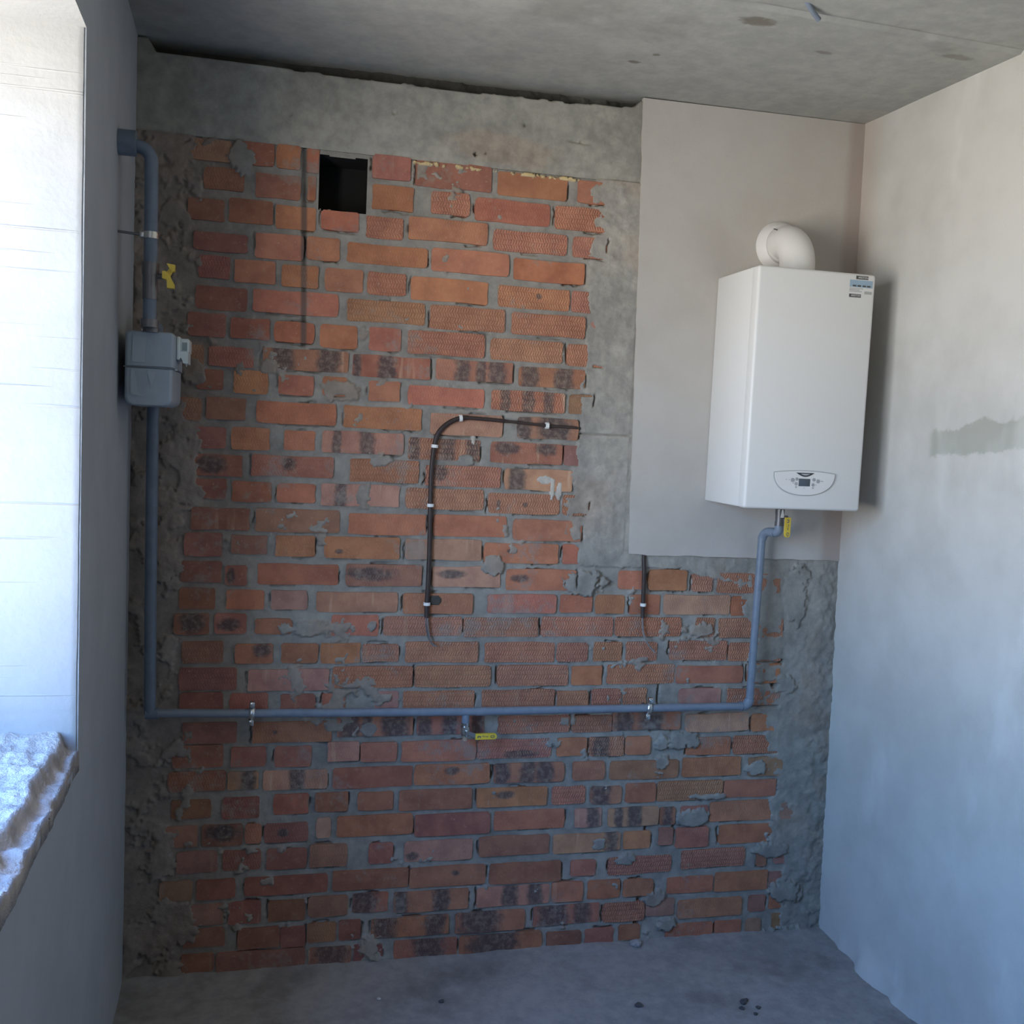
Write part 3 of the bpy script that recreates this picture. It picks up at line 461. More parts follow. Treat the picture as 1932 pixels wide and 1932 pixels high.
# ---- bricks
TONE = dict(o=(.435, .190, .118), t=(.405, .190, .128), r=(.37, .165, .115), d=(.30, .140, .105), p=(.46, .26, .185), b=(.33, .175, .118), c=(.39, .18, .12), m=(.34, .20, .145))  # d: bricks from the dim areas, part of that shade kept in the tone
rb = random.Random(11)
for row in ROWS:
    for b in row:
        x0, x1, z0, z1, ty = b[:5]; darks = b[5:]; L = x1 - x0; Hh = z1 - z0
        g = lambda s: rb.uniform(-s, s)
        nl = 3 if L > .18 else (2 if L > .08 else 1); c = rb.uniform(.003, .007); c2 = rb.uniform(.003, .007)
        pts = [(c, g(.001))] + [(L * i / nl, g(.0025)) for i in range(1, nl)] + [(L - c, g(.001)), (L + g(.001), c2), (L + g(.003), Hh * .5), (L + g(.001), Hh - c)]
        pts += [(L - c2, Hh + g(.001))] + [(L * i / nl, Hh + g(.0025)) for i in range(nl - 1, 0, -1)] + [(c2, Hh + g(.001)), (g(.001), Hh - c2), (g(.003), Hh * .5), (g(.001), c)]
        f = -rb.uniform(.0, .0042); tx, tz = g(.012), g(.02); n = len(pts)
        V = [(x, f + tx * (x - L / 2) + tz * (z - Hh / 2), z) for x, z in pts] + [(x + (.001 if x < L / 2 else -.001), .03, z) for x, z in pts]
        mb = MB(); mb.add(V, [tuple(range(n))] + [(i, n + i, n + (i + 1) % n, (i + 1) % n) for i in range(n)])
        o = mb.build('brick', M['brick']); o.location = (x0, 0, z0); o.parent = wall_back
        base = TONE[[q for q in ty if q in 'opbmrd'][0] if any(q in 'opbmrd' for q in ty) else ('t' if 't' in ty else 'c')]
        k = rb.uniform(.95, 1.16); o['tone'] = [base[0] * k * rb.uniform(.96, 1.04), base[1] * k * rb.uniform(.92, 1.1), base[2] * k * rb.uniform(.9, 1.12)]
        o['rough'] = 1.0 if 't' in ty else (.25 if rb.random() < .3 else 0.)
        o['streak'] = 1.0 if ('c' in ty or 'p' in ty) else (.35 if rb.random() < .25 else 0.)
        hh = [.01, .01, .01]
        for i in range(3):
            if i < len(darks): o['dark%d' % (i + 1)] = [darks[i][0], max(.008, abs(darks[i][1])), darks[i][2]]; hh[i] = max(.008, darks[i][3])
            else: o['dark%d' % (i + 1)] = [-1., .01, 0.]
        o['darkh'] = hh

# ---- right wall, floor, ceiling
ys = -np.arange(0, D + .001, .02) + .02; zs = np.arange(-.02, 2.80, .02)
Y, Z = np.meshgrid(ys, zs, indexing='ij'); X = right_x(Y, Z) + .006 * (fbm(Y, Z, 1.6, 8, 3) - .5) + .0025 * (fbm(Y, Z, 9, 9, 3) - .5)
X = X - .035 * sstep(.10, 0, Z) * sstep(.3, .7, fbm(Y, Z, 7, 10, 3))
grid_object('wall_right', M['right'], np.stack([X, Y, Z], -1).reshape(-1, 3), len(ys), len(zs), kind='structure')
xs = np.arange(-.1, 2.45, .015); ys = -np.arange(0, D + .05, .015) + .03
X, Y = np.meshgrid(xs, ys, indexing='ij'); Z = .010 * (fbm(X, Y, 2, 12, 4) - .5) + .003 * (fbm(X, Y, 25, 13, 3) - .5) + .012 * sstep(-.07, 0, Y) * fbm(X, Y, 18, 14, 3)
Z = Z + .014 * sstep(2.16, 2.30, X) * fbm(X, Y, 16, 15, 3)
grid_object('floor', M['floor'], np.stack([X, Y, Z], -1).reshape(-1, 3), len(xs), len(ys), kind='structure')
ys = -np.arange(0, D + .35, .012) + .25; xs = np.arange(-.55, 2.85, .03)
X, Y = np.meshgrid(xs, ys, indexing='ij'); Z = 2.7494 + .0054 * X + (-.025 + .0305 * X) * np.clip(Y, -1.3, 0) + .006 * (fbm(X, Y, 1.3, 16, 3) - .5) 
sl = np.abs(Y + .765 + .006 * (fbm(X, Y, 8, 18, 3) - .5)); Z = Z + .014 * sstep(.016, .004, sl) * sstep(1.42, 1.56, X)
Z = np.where(Y < -.765, Z - .004, Z)
grid_object('ceiling', M['ceiling'], np.stack([X, Y, Z], -1).reshape(-1, 3), len(xs), len(ys), kind='structure')
mb = MB(); mb.box(-.6, 2.9, -D - .2, -D, -.1, 2.9); mb.build('wall_front', M['floor'], kind='structure')
# left wall in four pieces around the window opening, one structure
mb = MB(); TH = .46
def lw(y0, y1, z0, z1):
    v = []
    for y in (y0, y1):
        for z in (z0, z1): v += [(left_x(y) - TH, y, z), (left_x(y), y, z)]
    mb.add(v, [(0, 1, 3, 2), (4, 6, 7, 5), (0, 4, 5, 1), (2, 3, 7, 6), (0, 2, 6, 4), (1, 5, 7, 3)])
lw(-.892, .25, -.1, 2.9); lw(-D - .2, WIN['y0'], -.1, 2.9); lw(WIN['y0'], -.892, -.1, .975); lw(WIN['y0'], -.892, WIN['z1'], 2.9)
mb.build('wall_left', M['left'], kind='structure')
# jamb lining (far reveal) with trowel lines
ax = np.arange(-TH, .0236, .006); az = np.arange(.99, 2.446, .006)
X, Z = np.meshgrid(ax, az, indexing='ij'); e1 = sstep(.012, .0, .0236 - X)
Y = -.8965 - .002 * fbm(X, Z, 4, 31, 3) + .003 * e1 + .0012 * (fbm(X, Z, 2.5, 33, 3, .6, .5, 22) - .5)
X = X + .0035 * (fbm(X * 0, Z, 9, 34, 4) - .5) * e1
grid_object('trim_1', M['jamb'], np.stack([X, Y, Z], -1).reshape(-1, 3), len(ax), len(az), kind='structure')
# rough mortar sill with a broken room-side edge
ax = np.arange(-TH, .075, .005); ay = -np.arange(.889, 2.76, .005)
X, Y = np.meshgrid(ax, ay, indexing='ij'); n = fbm(X, Y, 9, 35, 5); n2 = fbm(X, Y, 40, 37, 3)
edge_x = left_x(Y) - .034 + .060 * (fbm(X * 0, Y, 10, 38, 4) - .5)
Z = 1.020 + .024 * (n - .5) + .016 * (n2 - .5) + .014 * sstep(-1.05, -.90, Y)
dr = sstep(-.006, .010, X - edge_x); Z = Z - dr * (.030 + .022 * (fbm(X, Y, 22, 39, 4) - .5))
lim = left_x(Y) + .002 + .010 * (fbm(X * 0 + 1, Y, 20, 40, 4) - .5); out = X > lim; Z = np.where(out, .955, Z); X = np.where(out, np.minimum(X, lim), X)
grid_object('trim_2', M['sill'], np.stack([X, Y, Z], -1).reshape(-1, 3), len(ax), len(ay), kind='structure')
# soffit lining of the opening
mb = MB(); mb.add([(-TH, -.893, 2.4432), (left_x(-.893), -.893, 2.4432), (left_x(WIN['y0']), WIN['y0'], 2.4432), (-TH, WIN['y0'], 2.4432)] + [(-TH, -.893, 2.4420), (left_x(-.893) + .0005, -.893, 2.4420), (left_x(WIN['y0']) + .0005, WIN['y0'], 2.4420), (-TH, WIN['y0'], 2.4420)],
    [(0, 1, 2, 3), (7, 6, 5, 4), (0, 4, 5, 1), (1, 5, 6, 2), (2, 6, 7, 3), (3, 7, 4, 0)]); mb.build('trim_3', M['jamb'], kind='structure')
# window unit in the outer part of the opening
fr = MB(); fx0, fx1 = -.455, -.395; y0, y1, z0, z1 = WIN['y0'] + .005, -.900, 1.01, 2.44
fr.box(fx0, fx1, y0, y0 + .06, z0, z1); fr.box(fx0, fx1, y1 - .06, y1, z0, z1); fr.box(fx0, fx1, y0, y1, z0, z0 + .06); fr.box(fx0, fx1, y0, y1, z1 - .06, z1); fr.box(fx0, fx1, (y0 + y1) / 2 - .03, (y0 + y1) / 2 + .03, z0, z1)
win = fr.build('window_1', M['frame'], kind='structure')
for a, b in ((y0 + .06, (y0 + y1) / 2 - .03), ((y0 + y1) / 2 + .03, y1 - .06)):
    g = MB(); g.add([(-.425, a, z0 + .06), (-.425, b, z0 + .06), (-.425, b, z1 - .06), (-.425, a, z1 - .06)], [(0, 1, 2, 3)]); g.build('pane', M['glass'], win)

# ================================================================ boiler
B = thing('wall_boiler', 'white wall-hung gas boiler on the smooth plaster patch', 'boiler', (1.965, -.15, 1.4995))
bx0, bx1, by, bz0, bz1 = 1.7790, 2.1660, -.30, 1.4990, 2.2210
mb = MB(); mb.bbox(bx0, bx1, by + .03, -.0135, bz0 + .002, bz1 - .001, .004, 2); mb.build('casing', M['boiler'], B)
mb = MB(); mb.bbox(bx0 - .001, bx1 + .001, by, by + .045, bz0, bz1, .009, 4); fp = mb.build('front_panel', M['boiler'], B)
def half_moon(cx, zt, w, hgt, rise, n=28):
    top = [(cx - w / 2 + w * i / 12, zt + rise * (1 - (2 * i / 12 - 1) ** 2)) for i in range(13)]
    bot = [(cx + w / 2 * math.copysign(abs(math.cos(t)) ** .9, math.cos(t)), zt - hgt * math.sin(t) ** .85) for t in [math.pi * i / n for i in range(1, n)]]
    return top + bot
cx = 1.9715
mb = MB(); mb.prism(half_moon(cx, 1.6125, .208, .0705, .0075), by + .002, by - .0025); mb.build('panel_rim', M['rim'], B)
mb = MB(); mb.prism(half_moon(cx, 1.6105, .200, .0655, .0070), by + .002, by - .0055); cp = mb.build('control_panel', M['white_plastic'], B)
mb = MB(); mb.bbox(cx - .0205, cx + .0175, by - .0065, by, 1.5715, 1.5945, .001, 2); mb.build('display', M['screen'], cp)
cres = [(cx - .031 + .062 * i / 10, 1.6125) for i in range(11)] + [(cx + .031 - .062 * i / 10, 1.6125 - .0125 * math.sin(math.pi * i / 10)) for i in range(1, 10)]
mb = MB(); mb.prism(cres, by - .002, by - .0062); mb.build('emblem', M['dark'], cp)
mb = MB(); mb.prism([(cx - .016 + .032 * i / 8, 1.6095) for i in range(9)] + [(cx + .016 - .032 * i / 8, 1.6095 - .005 * math.sin(math.pi * i / 8)) for i in range(1, 8)], by - .005, by - .0066); mb.build('emblem_inlay', M['rim'], cp)
def px2(u, v): return 1.869 + (u - 1459) * .205 / 115, 1.6125 - (v - 891.5 - (u - 1459) * .025) * .00158
for u, v, r in ((1493, 907, .0062), (1541, 909, .0060), (1501, 905, .0050), (1500, 914, .0050), (1533, 906, .0050), (1532, 916, .0050), (1500, 920.5, .0024), (1532, 922, .0026)):
    x, z = px2(u, v); mb = MB(); lathe_y(mb, x, z, [(r, by - .003), (r, by - .0065), (r * .85, by - .0072)], 16); mb.build('button', M['button'], cp)
mk = MB()
for u, v, w in ((1481.5, 906, .0035), (1487, 906.5, .0035), (1549, 909, .008), (1495, 913, .004), (1538, 916, .003), (1516, 922, .003)):
    x, z = px2(u, v); mk.box(x - w / 2, x + w / 2, by - .0060, by - .005, z - .0010, z + .0010)
mk.build('panel_marking', M['inkgrey'], cp, kind='stuff')
# stickers, flat print on the upper right of the front panel
def sticker(name, x0, x1, z0, z1, mat, lift=.0004, parent=B):
    m = MB(); m.box(x0 + .013, x1 + .013, by - lift, by + .001, z0, z1); return m.build(name, mat, parent)
def lettering(txt, x, z, size, mat, parent, y=by - .0009, align='CENTER', rot=0):
    c = bpy.data.curves.new('lettering', 'FONT'); c.body = txt; c.size = size; c.align_x = align; c.align_y = 'CENTER'; c.extrude = .0001; c.resolution_u = 2
    o = bpy.data.objects.new('tmp', c); COL.objects.link(o); bpy.context.view_layer.update()
    me = bpy.data.meshes.new_from_object(o.evaluated_get(bpy.context.evaluated_depsgraph_get())); bpy.data.objects.remove(o)
    me.transform(Matrix.Translation((x, y, z)) @ Matrix.Rotation(rot, 4, 'Y') @ Matrix.Rotation(math.pi / 2, 4, 'X')); me.materials.clear(); me.materials.append(mat)
    q = bpy.data.objects.new('lettering', me); COL.objects.link(q); q.parent = parent; q.matrix_parent_inverse = Matrix.Translation(parent.location).inverted(); return q
s1 = sticker('label_strip', 2.086, 2.127, 2.2035, 2.2140, M['ink']); lettering('ARISTON', 2.122, 2.2085, .0078, M['white_plastic'], s1)
sticker('energy_label', 2.066, 2.143, 2.1795, 2.2010, M['inkblue']); el = MB()
for x in (2.095, 2.111, 2.128, 2.143): el.box(x - .006, x + .006, by - .0007, by, 2.1815, 2.1862)
el.build('label_print', M['ink'], B, kind='stuff')
m = MB()
for k, (a, b) in enumerate(((2.079, 2.125), (2.079, 2.113), (2.079, 2.121))): m.box(a, b, by - .0004, by, 2.1745 - k * .0044, 2.1768 - k * .0044)
m.build('small_print', M['inkgrey'], B, kind='stuff')
s2 = sticker('label_strip', 2.066, 2.106, 2.1490, 2.1590, M['ink']); lettering('ARISTON', 2.101, 2.1540, .0076, M['white_plastic'], s2)
sticker('label_strip', 2.117, 2.142, 2.1605, 2.1690, M['inkgrey'])

# flue elbow between the boiler top and the wall
FL = thing('flue_elbow', 'white flue elbow from boiler top into the wall', 'flue', (1.975, -.165, 2.2195))
fx, fy, fz = 1.972, -.168, 2.335
mb = MB(); pts = [(fx, fy, 2.2195), (fx, fy, 2.24)] + arc((fx, fy, fz), (0, 0, -1), (0, 1, 0), .088, 14) + [(fx + .006, -.055, fz), (fx + .010, -.0135, fz)]
mb.tube(pts, .054, 36); mb.build('elbow', M['flue'], FL)
mb = MB(); lathe_y(mb, fx + .008, fz, [(.054, -.078), (.058, -.076), (.060, -.070), (.060, -.052), (.057, -.049)], 40); mb.build('socket', M['flue'], FL)
mb = MB(); lathe_y(mb, fx + .012, fz + .002, [(.060, -.052), (.066, -.046), (.076, -.028), (.080, -.016), (.080, -.0132)], 44); mb.build('wall_rosette', M['flue'], FL)
mb = MB(); mb.tube([(fx, fy, 2.2197), (fx, fy, 2.228)], .062, 36); mb.build('base_collar', M['flue'], FL)
for x, y, z in ((fx - .044, -.102, fz + .036), (fx - .033, -.128, fz - .005 + .045 - .055)):
    mb = MB(); mb.tube([(x - .012, y - .006, z), (x + .002, y + .001, z)], .0022, 8); mb.build('screw', M['steel_dark'], FL)

# ================================================================ gas pipes
rp = .0128
PV = thing('gas_pipe', 'grey painted gas pipe run along brick wall to the boiler', 'pipe', (1.0, -.055, .82))
py = -.055
path = [(.083, py, .834), (.30, py, .829), (.62, py, .8245), (1.0, py, .8200), (1.5, py, .8200), (1.94, py, .8200)]
mb = MB(); mb.tube(path, rp, 20); mb.build('long_pipe', M['pipe'], PV)
mb = MB(); mb.tube(arc((1.966, py, .8200), (-1, 0, 0), (0, 0, 1), .026, 10), rp * 1.22, 20); mb.build('elbow', M['pipe'], PV)
mb = MB(); mb.tube([(1.966, py, .846), (1.972, py, 1.38)], rp, 20); mb.build('riser', M['pipe'], PV)
mb = MB(); pts = arc((1.973, py, 1.408), (0, 0, -1), (.45, -.9, 0), .028, 10); q = Vector(pts[-1]); pts.append((q + Vector((.45, -.9, 0)).normalized() * .02)[:]); 
mb.tube(pts, rp * 1.15, 20); mb.build('elbow', M['pipe'], PV)
q = Vector(pts[-1]); mb = MB(); mb.tube(arc((q.x + .006, q.y - .014, q.z), (-.4, .9, 0), (0, 0, 1), .014, 8) + [(q.x + .006, q.y - .014, 1.432)], rp * 1.1, 20); mb.build('elbow', M['pipe'], PV)
VX, VY = q.x + .006, q.y - .014
mb = MB(); mb.tube([(1.004, py, .8200 - .008), (1.004, py, .785)], rp * .95, 16); mb.build('branch', M['pipe'], PV)
mb = MB(); mb.tube([(1.035, py, .8200), (1.065, py, .8200)], rp * 1.06, 20); mb.build('weld_bead', M['pipe'], PV)
for x in (.50, 1.935):
    mb = MB(); mb.tube([(x - .003, py, .8265 if x < 1 else .82), (x + .003, py, .8265 if x < 1 else .82)], rp * 1.16, 20); mb.build('weld_bead', M['pipe'], PV)

V1 = thing('gas_valve', 'gas valve with horizontal yellow lever below the long pipe', 'valve', (1.004, py, .76))
mb = MB(); mb.tube([(1.004, py, .786), (1.004, py, .774)], .0125, 6); mb.tube([(1.004, py, .774), (1.004, py, .752)], .0150, 12); mb.tube([(1.004, py, .752), (1.004, py, .742)], .0118, 6); mb.build('body', M['steel'], V1)
mb = MB(); mb.tube([(1.004, py, .742), (1.004, py, .729)], .0085, 14); mb.build('outlet', M['brass'], V1)
mb = MB(); mb.tube([(1.006, py - .012, .761), (1.006, py - .03, .761)], .0060, 10); mb.prism([(1.000, .755), (1.040, .741), (1.040, .754), (1.004, .768)], py - .022, py - .026); mb.build('stem', M['steel'], V1)
def lever(L, Wd):           # rounded lever outline along +x
    p = [(0, -Wd / 2), (L - Wd / 2, -Wd / 2)] + [(L - Wd / 2 + Wd / 2 * math.sin(t), -Wd / 2 * math.cos(t)) for t in [math.pi * i / 10 for i in range(1, 10)]] + [(L - Wd / 2, Wd / 2), (0, Wd / 2)]
    return p
mb = MB(); mb.prism([(1.032 + x, .7475 + z) for x, z in lever(.068, .0185)], py - .020, py - .028); lv = mb.build('lever', M['yellow'], V1)
def marks(ox, oz, y, vert, parent):
    m = MB(); f = (lambda a, b: (ox + b, oz - a)) if vert else (lambda a, b: (ox + a, oz + b))
    def bar(a0, a1, b0, b1): p, q2 = f(a0, b0), f(a1, b1); m.box(min(p[0], q2[0]), max(p[0], q2[0]), y - .0006, y + .0002, min(p[1], q2[1]), max(p[1], q2[1]))
    bar(.006, .009, -.004, .002); bar(.009, .014, .000, .003); bar(.014, .017, -.004, .002)
    bar(.022, .026, .000, .003); bar(.028, .030, -.001, .003); bar(.033, .040, -.001, .001)
    for k in range(10):
        a = 2 * math.pi * k / 10; p = f(.054 + .0055 * math.cos(a), .0038 * math.sin(a)); m.box(p[0] - .0012, p[0] + .0012, y - .0006, y + .0002, p[1] - .0012, p[1] + .0012)
    m.build('print_marks', M['steel_dark'], parent, kind='stuff')
marks(1.032, .7475, py - .028, False, lv)
V2 = thing('gas_valve', 'gas valve with upright yellow lever under the boiler', 'valve', (VX, VY, 1.46))
mb = MB(); mb.tube([(VX, VY, 1.432), (VX, VY, 1.446)], .0150, 6); mb.tube([(VX, VY, 1.446), (VX, VY, 1.470)], .0135, 14); mb.tube([(VX, VY, 1.470), (VX, VY, 1.486)], .0150, 6); mb.tube([(VX, VY, 1.486), (VX, VY, 1.4995)], .010, 12); mb.build('body', M['steel_dark'], V2)
mb = MB(); mb.tube([(VX + .004, VY - .012, 1.462), (VX + .010, VY - .030, 1.462)], .006, 10); mb.build('stem', M['steel_dark'], V2)
mb = MB(); mb.prism([(VX + .012 + z, 1.462 - x) for x, z in lever(.064, .0185)], VY - .028, VY - .036); lv = mb.build('lever', M['yellow'], V2)
marks(VX + .012, 1.462, VY - .036, True, lv)
mb = MB(); mb.prism([(VX - .008, 1.460), (VX + .004, 1.460), (VX - .001, 1.486), (VX - .004, 1.486)], VY - .020, VY - .023); mb.build('paper_tag', M['tie'], V2)

# pipe clamps
def clamp(x, z, lab, tilt):
    t = thing('pipe_clamp', lab, 'clamp', (x, py, z), 'steel clamps holding the long pipe')
    for s in (-1, 1):
        m = MB(); zz = z + s * .027; xx = x + s * tilt
        m.bbox(xx - .0075, xx + .0075, py - .012, py + .006, zz - .009, zz + .009, .003, 2); m.build('flange', M['steel'], t)
        m = MB(); m.tube([(xx, py - .012, zz), (xx, py - .018, zz)], .0048, 10); m.build('screw', M['steel'], t)
    m = MB(); n = 14; V = []
    for k in range(n + 1):
        a = math.pi * k / n; dz = math.cos(a); dy = -math.sin(a)
        for rr_ in (rp + .0005, rp + .0035):
            for dx in (-.0085, .0085): V.append((x + dx + tilt * dz * .6, py + dy * rr_, z + dz * (rr_ + .004 * abs(dz))))
    F = []
    for k in range(n):
        o = 4 * k; F += [(o + 2, o + 3, o + 7, o + 6), (o, o + 4, o + 5, o + 1), (o, o + 2, o + 6, o + 4), (o + 1, o + 5, o + 7, o + 3)]
    m.add(V, F, True); m.build('band', M['steel'], t)
    m = MB(); m.tube([(x, py + .01, z), (x, .004, z)], .004, 8); m.build('bolt', M['steel_dark'], t)
clamp(.357, .828, 'shiny steel pipe clamp at the dark left end of the long pipe', .001)
clamp(1.609, .8200, 'shiny steel pipe clamp on the long pipe, nearer the boiler riser', .004)

# left vertical pipe with elbow and wall sleeve
LP = thing('gas_riser', 'dark grey vertical gas pipe in the left corner with sleeve in the wall', 'pipe', (.085, -.38, 1.9))
yy = -.37; rl = .0165
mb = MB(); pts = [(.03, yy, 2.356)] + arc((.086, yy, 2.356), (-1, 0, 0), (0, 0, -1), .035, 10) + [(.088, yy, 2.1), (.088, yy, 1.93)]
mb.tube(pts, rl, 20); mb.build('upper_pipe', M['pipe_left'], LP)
mb = MB(); mb.tube([(left_x(yy) - .02, yy - .015, 2.358), (.052, yy - .015, 2.358)], .031, 28); mb.build('wall_sleeve', M['pipe_left'], LP)
mb = MB(); mb.tube([(.088, yy, 2.075), (.088, yy, 2.045)], .021, 8); mb.tube([(.088, yy, 2.045), (.088, yy, 1.985)], .0185, 16); mb.build('valve_body', M['steel_dark'], LP)
mb = MB(); mb.tube([(.088, yy, 1.935), (.088, yy, 1.915)], .024, 6); mb.build('union_nut', M['steel_dark'], LP)
lo = [(.084, -.16, 1.915), (.084, -.16, 1.925), (.083, -.09, 1.925), (.080, -.072, 1.915), (.078, -.068, 1.6), (.072, py, .90), (.070, py, .8345 + .012)]
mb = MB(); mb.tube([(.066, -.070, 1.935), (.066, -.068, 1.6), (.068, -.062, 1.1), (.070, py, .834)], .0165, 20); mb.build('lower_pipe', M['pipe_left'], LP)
mb = MB(); mb.tube([(.066, -.070, 1.932), (.080, -.13, 1.935), (.084, -.165, 1.93), (.084, -.165, 1.905)], .015, 18); mb.build('meter_bend', M['pipe_left'], LP)
mb = MB(); mb.tube([(.058, py, .834), (.094, py, .834)], .0165, 18); mb.build('elbow', M['pipe_left'], LP)
VL = thing('meter_valve', 'yellow winged valve handle on the left corner pipe above the meter', 'valve', (.13, yy, 2.04))
mb = MB(); mb.tube([(.100, yy, 2.043), (.127, yy - .01, 2.043)], .007, 12); mb.build('stem', M['steel_dark'], VL)
mb = MB()
mb.prism([(.128, 2.074), (.148, 2.072), (.148, 2.056), (.141, 2.054), (.134, 2.064)], yy - .002, yy - .020)
mb.prism([(.118, 2.055), (.126, 2.055), (.136, 2.046), (.138, 2.040), (.147, 2.024), (.147, 2.014), (.130, 2.014), (.129, 2.034), (.118, 2.037)], yy - .002, yy - .020)
mb.prism([(.134, 2.064), (.141, 2.054), (.136, 2.044), (.126, 2.052)], yy - .004, yy - .010)
mb.build('wing_handle', M['yellow'], VL)
BR = thing('pipe_bracket', 'thin rod bracket holding the upper left pipe to the wall', 'bracket', (.05, -.38, 2.14))
mb = MB(); mb.tube([(left_x(yy) - .005, yy, 2.146), (.072, yy, 2.142)], .0035, 10); mb.build('rod', M['steel_dark'], BR)
mb = MB(); mb.tube([(.088, yy, 2.134), (.088, yy, 2.150)], .0185, 20); mb.build('ring', M['steel'], BR)
mb = MB(); mb.bbox(.062, .074, yy - .009, yy + .009, 2.135, 2.149, .002, 2); mb.build('clip', M['steel'], BR)

# gas meter seen end-on
GM = thing('gas_meter', 'grey gas meter with rounded corners in the left corner', 'meter', (.09, -.26, 1.72))
def rbox(x0, x1, rt, rl_, z0, z1, n=5):
    p = []
    for cx_, cz_, a0, r in ((x1 - rt, z1 - rt, 0, rt), (x0 + rt, z1 - rt, 90, rt), (x0 + rl_, z0 + rl_, 180, rl_), (x1 - rl_, z0 + rl_, 270, rl_)):
        p += [(cx_ + r * math.cos(math.radians(a0 + 90 * i / n)), cz_ + r * math.sin(math.radians(a0 + 90 * i / n))) for i in range(n + 1)]
    return p
def puff(x0, x1, y0, y1, z0, z1, rt, rl_, name, mat, parent):   # box with rounded end face towards the room
    m = MB(); rings = []
    cxm, czm = (x0 + x1) / 2, (z0 + z1) / 2; base_ = rbox(x0, x1, rt, rl_, z0, z1)
    for y, s in ((y1, 1), (y0 + .014, 1), (y0 + .006, .975), (y0 + .001, .93), (y0, .86)):
        rings.append([(cxm + (x - cxm) * (1 - (1 - s) * 1.0), y, czm + (z - czm) * (1 - (1 - s) * .6)) for x, z in base_])
    n = len(base_); V = [p for rg in rings for p in rg]
    m.add(V, [(i * n + k, i * n + (k + 1) % n, (i + 1) * n + (k + 1) % n, (i + 1) * n + k) for i in range(len(rings) - 1) for k in range(n)], True)
    m.add(rings[-1], [tuple(range(n))]); m.add(rings[0], [tuple(range(n))]); return m.build(name, mat, parent)
puff(.026, .146, -.345, -.115, 1.8165, 1.908, .012, .003, 'upper_shell', M['meter'], GM)
puff(.026, .143, -.345, -.115, 1.718, 1.8155, .003, .022, 'lower_shell', M['meter'], GM)
mb = MB(); mb.bbox(.024, .147, -.346, -.114, 1.8140, 1.8180, .0015, 2); mb.build('seam_flange', M['meter_dark'], GM)
mb = MB(); mb.prism([(.046, 1.892), (.078, 1.892), (.076, 1.828), (.044, 1.828)], -.3448, -.3475); mb.prism([(.080, 1.806), (.104, 1.806), (.094, 1.764)], -.3448, -.3475); mb.prism([(.042, 1.806), (.050, 1.806), (.060, 1.755), (.074, 1.742), (.042, 1.746)], -.3448, -.3475); mb.build('pressed_panel', plain('meter_highlight_paint', (.37, .43, .48), .4), GM)
for q in ((.088, yy + .03), (.084, -.165)):
    mb = MB(); mb.tube([(*q, 1.905), (*q, 1.916)], .020, 20); mb.build('port', M['steel_dark'], GM)
mb = MB(); mb.box(.066, .092, -.345, -.340, 1.9085, 1.9125); mb.build('seal_tag', M['tie'], GM)
mb = MB(); mb.bbox(.146, .156, -.30, -.20, 1.842, 1.902, .003, 2); mb.bbox(.154, .178, -.295, -.21, 1.862, 1.898, .004, 2); mb.prism([(.154, 1.864), (.176, 1.864), (.176, 1.834), (.164, 1.834), (.160, 1.846), (.154, 1.850)], -.215, -.295); ct = mb.build('counter', M['counter'], GM)
mb = MB(); mb.box(.1605, .173, -.2962, -.29, 1.8665, 1.8880); mb.build('counter_window', M['glass_dark'], ct)
for q in (((.172, -.29, 1.835), (.172, -.29, 1.826)), ((.140, -.33, 1.8155), (.153, -.33, 1.8135))):
    mb = MB(); mb.tube(list(q), .0012, 6); mb.build('seal_wire', M['counter'], GM)

# ================================================================ cables in brown conduit
def smooth(pts, n=8):
    P = [Vector(p) for p in pts]; P = [P[0] * 2 - P[1]] + P + [P[-1] * 2 - P[-2]]; out = []
    for i in range(1, len(P) - 2):
        for k in range(n):
            t = k / n; a, b, c, d = P[i - 1:i + 3]
            out.append((.5 * ((2 * b) + (c - a) * t + (2 * a - 5 * b + 4 * c - d) * t * t + (3 * b - a - 3 * c + d) * t ** 3))[:])
    return out + [P[-2][:]]
def tie(x, z, dx, dz, parent, y=-.011, r=.0075):
    m = MB(); v = Vector((dx, 0, dz)).normalized() * .0048; c = Vector((x, y - .002, z)); m.tube([(c - v)[:], (c + v)[:]], r + .0034, 12); m.build('nail_clip', M['tie'], parent)
C1 = thing('power_cable', 'long brown corrugated cable curving over bricks, clipped with white ties', 'cable', (.875, -.012, 1.15))
c1 = [(1.345, .004, 1.716), (1.324, -.004, 1.718), (1.28, -.009, 1.719), (1.232, -.012, 1.720), (1.109, -.013, 1.727), (1.008, -.014, 1.7315), (.956, -.013, 1.730), (.917, -.012, 1.712), (.889, -.012, 1.682), (.878, -.012, 1.641), (.872, -.012, 1.562), (.873, -.012, 1.459), (.876, -.012, 1.3), (.875, -.013, 1.18), (.874, -.013, 1.152), (.875, -.014, 1.109)]
mb = MB(); sp = smooth(c1, 7); mb.tube(sp, .0076, 12, rr=[.0045 if p[0] > 1.1 and p[2] > 1.7 else (.0062 if p[0] > .98 and p[2] > 1.7 else .0076) for p in sp]); mb.build('conduit', M['conduit'], C1)
for k in (0, 1):
    mb = MB(); mb.tube(smooth([(.873 + k * .005, -.014, 1.115), (.874 + k * .006, -.015, 1.085), (.880 + k * .004, -.016, 1.055), (.889 + k * .003, -.018, 1.034 - k * .006), (.903 + k * .006, -.022, 1.023 - k * .004)], 6), .0022, 8); mb.build('wire_end', M['wire'] if k else M['steel_dark'], C1)
for x, z, dx, dz in ((1.232, 1.720, 1, .02), (.956, 1.730, 1, .1), (.879, 1.641, .05, 1), (.873, 1.459, 0, 1), (.874, 1.152, 0, 1)): tie(x, z, dx, dz, C1)
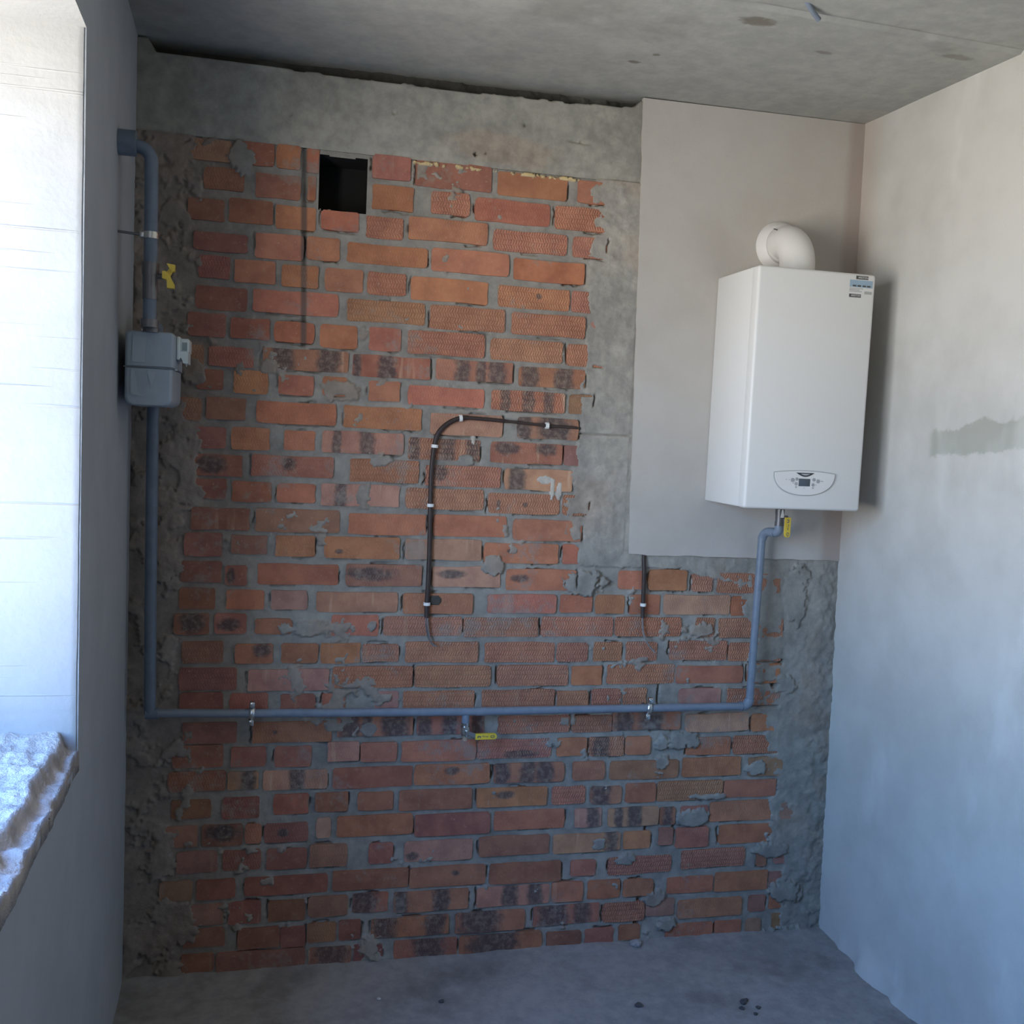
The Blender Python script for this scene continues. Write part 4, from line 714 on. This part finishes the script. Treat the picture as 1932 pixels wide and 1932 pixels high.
C2 = thing('power_cable', 'short brown cable hanging below the smooth plaster patch', 'cable', (1.587, -.012, 1.12))
mb = MB(); mb.tube(smooth([(1.582, -.004, 1.3165), (1.583, -.010, 1.28), (1.584, -.012, 1.242), (1.586, -.012, 1.153), (1.5865, -.013, 1.11)], 6), .0068, 12); mb.build('conduit', M['conduit'], C2)
mb = MB(); mb.tube(smooth([(1.5865, -.013, 1.115), (1.588, -.014, 1.085), (1.592, -.016, 1.058), (1.601, -.020, 1.036), (1.612, -.024, 1.018), (1.630, -.030, .998)], 6), .0028, 8); mb.build('wire_end', M['wire'], C2)
tie(1.586, 1.153, 0, 1, C2, r=.0066)

# ================================================================ small things on floor and ceiling
def chip(name, lab, x, y, r, mat, seed, flat=.5, cat='debris', group=None):
    rs = random.Random(seed); import bmesh; bm = bmesh.new(); bmesh.ops.create_icosphere(bm, subdivisions=2, radius=1)
    ph = [rs.uniform(0, 6) for _ in range(3)]
    for v in bm.verts:
        k = 1 + .25 * math.sin(v.co.x * 3 + ph[0]) + .2 * math.sin(v.co.y * 4 + ph[1]); v.co = Vector((v.co.x * r * k, v.co.y * r * .7 * k, v.co.z * r * flat))
    m = MB(); bm.verts.index_update(); m.add([v.co[:] for v in bm.verts], [[v.index for v in f.verts] for f in bm.faces], False); bm.free()
    o = m.build(name, mat); o.location = (x, y, r * flat * .8); o.rotation_euler = (0, 0, rs.uniform(0, 3)); o['label'] = lab; o['category'] = cat
    if group: o['group'] = group
chip('mortar_crumb', 'small pale mortar crumb on the dark left part of the floor', .745, -.217, .007, M['chip'], 1)
chip('stone_chip', 'small dark curled chip on the floor, right of the pale crumb', .926, -.258, .008, M['stone'], 2)
chip('stone_chip', 'flat dark chip on the floor below the second cable', 1.507, -.368, .015, M['stone'], 3, .3)
for i, (x, y, r, w) in enumerate(((1.835, -.40, .016, 'largest'), (1.812, -.43, .010, 'leftmost'), (1.865, -.435, .009, 'rightmost'), (1.84, -.465, .008, 'nearest'))):
    chip('stone_chip', w + ' dark crumb of the four in the small heap on the floor', x, y, r, M['stone'], 10 + i, .4, group='dark crumbs in the heap on the floor')
chip('mortar_lump', 'grey mortar lump against the foot of the brick wall', 1.622, -.035, .022, M['floor'], 21, .6)
mb = MB(); mb.tube(smooth([(1.585, -.83, 2.745), (1.610, -.815, 2.730), (1.632, -.800, 2.722), (1.648, -.790, 2.717)], 6), .0065, 10); o = mb.build('ceiling_wire', M['pipe']); o['label'] = 'short blue-grey wire end hanging from the ceiling joint'; o['category'] = 'wire'
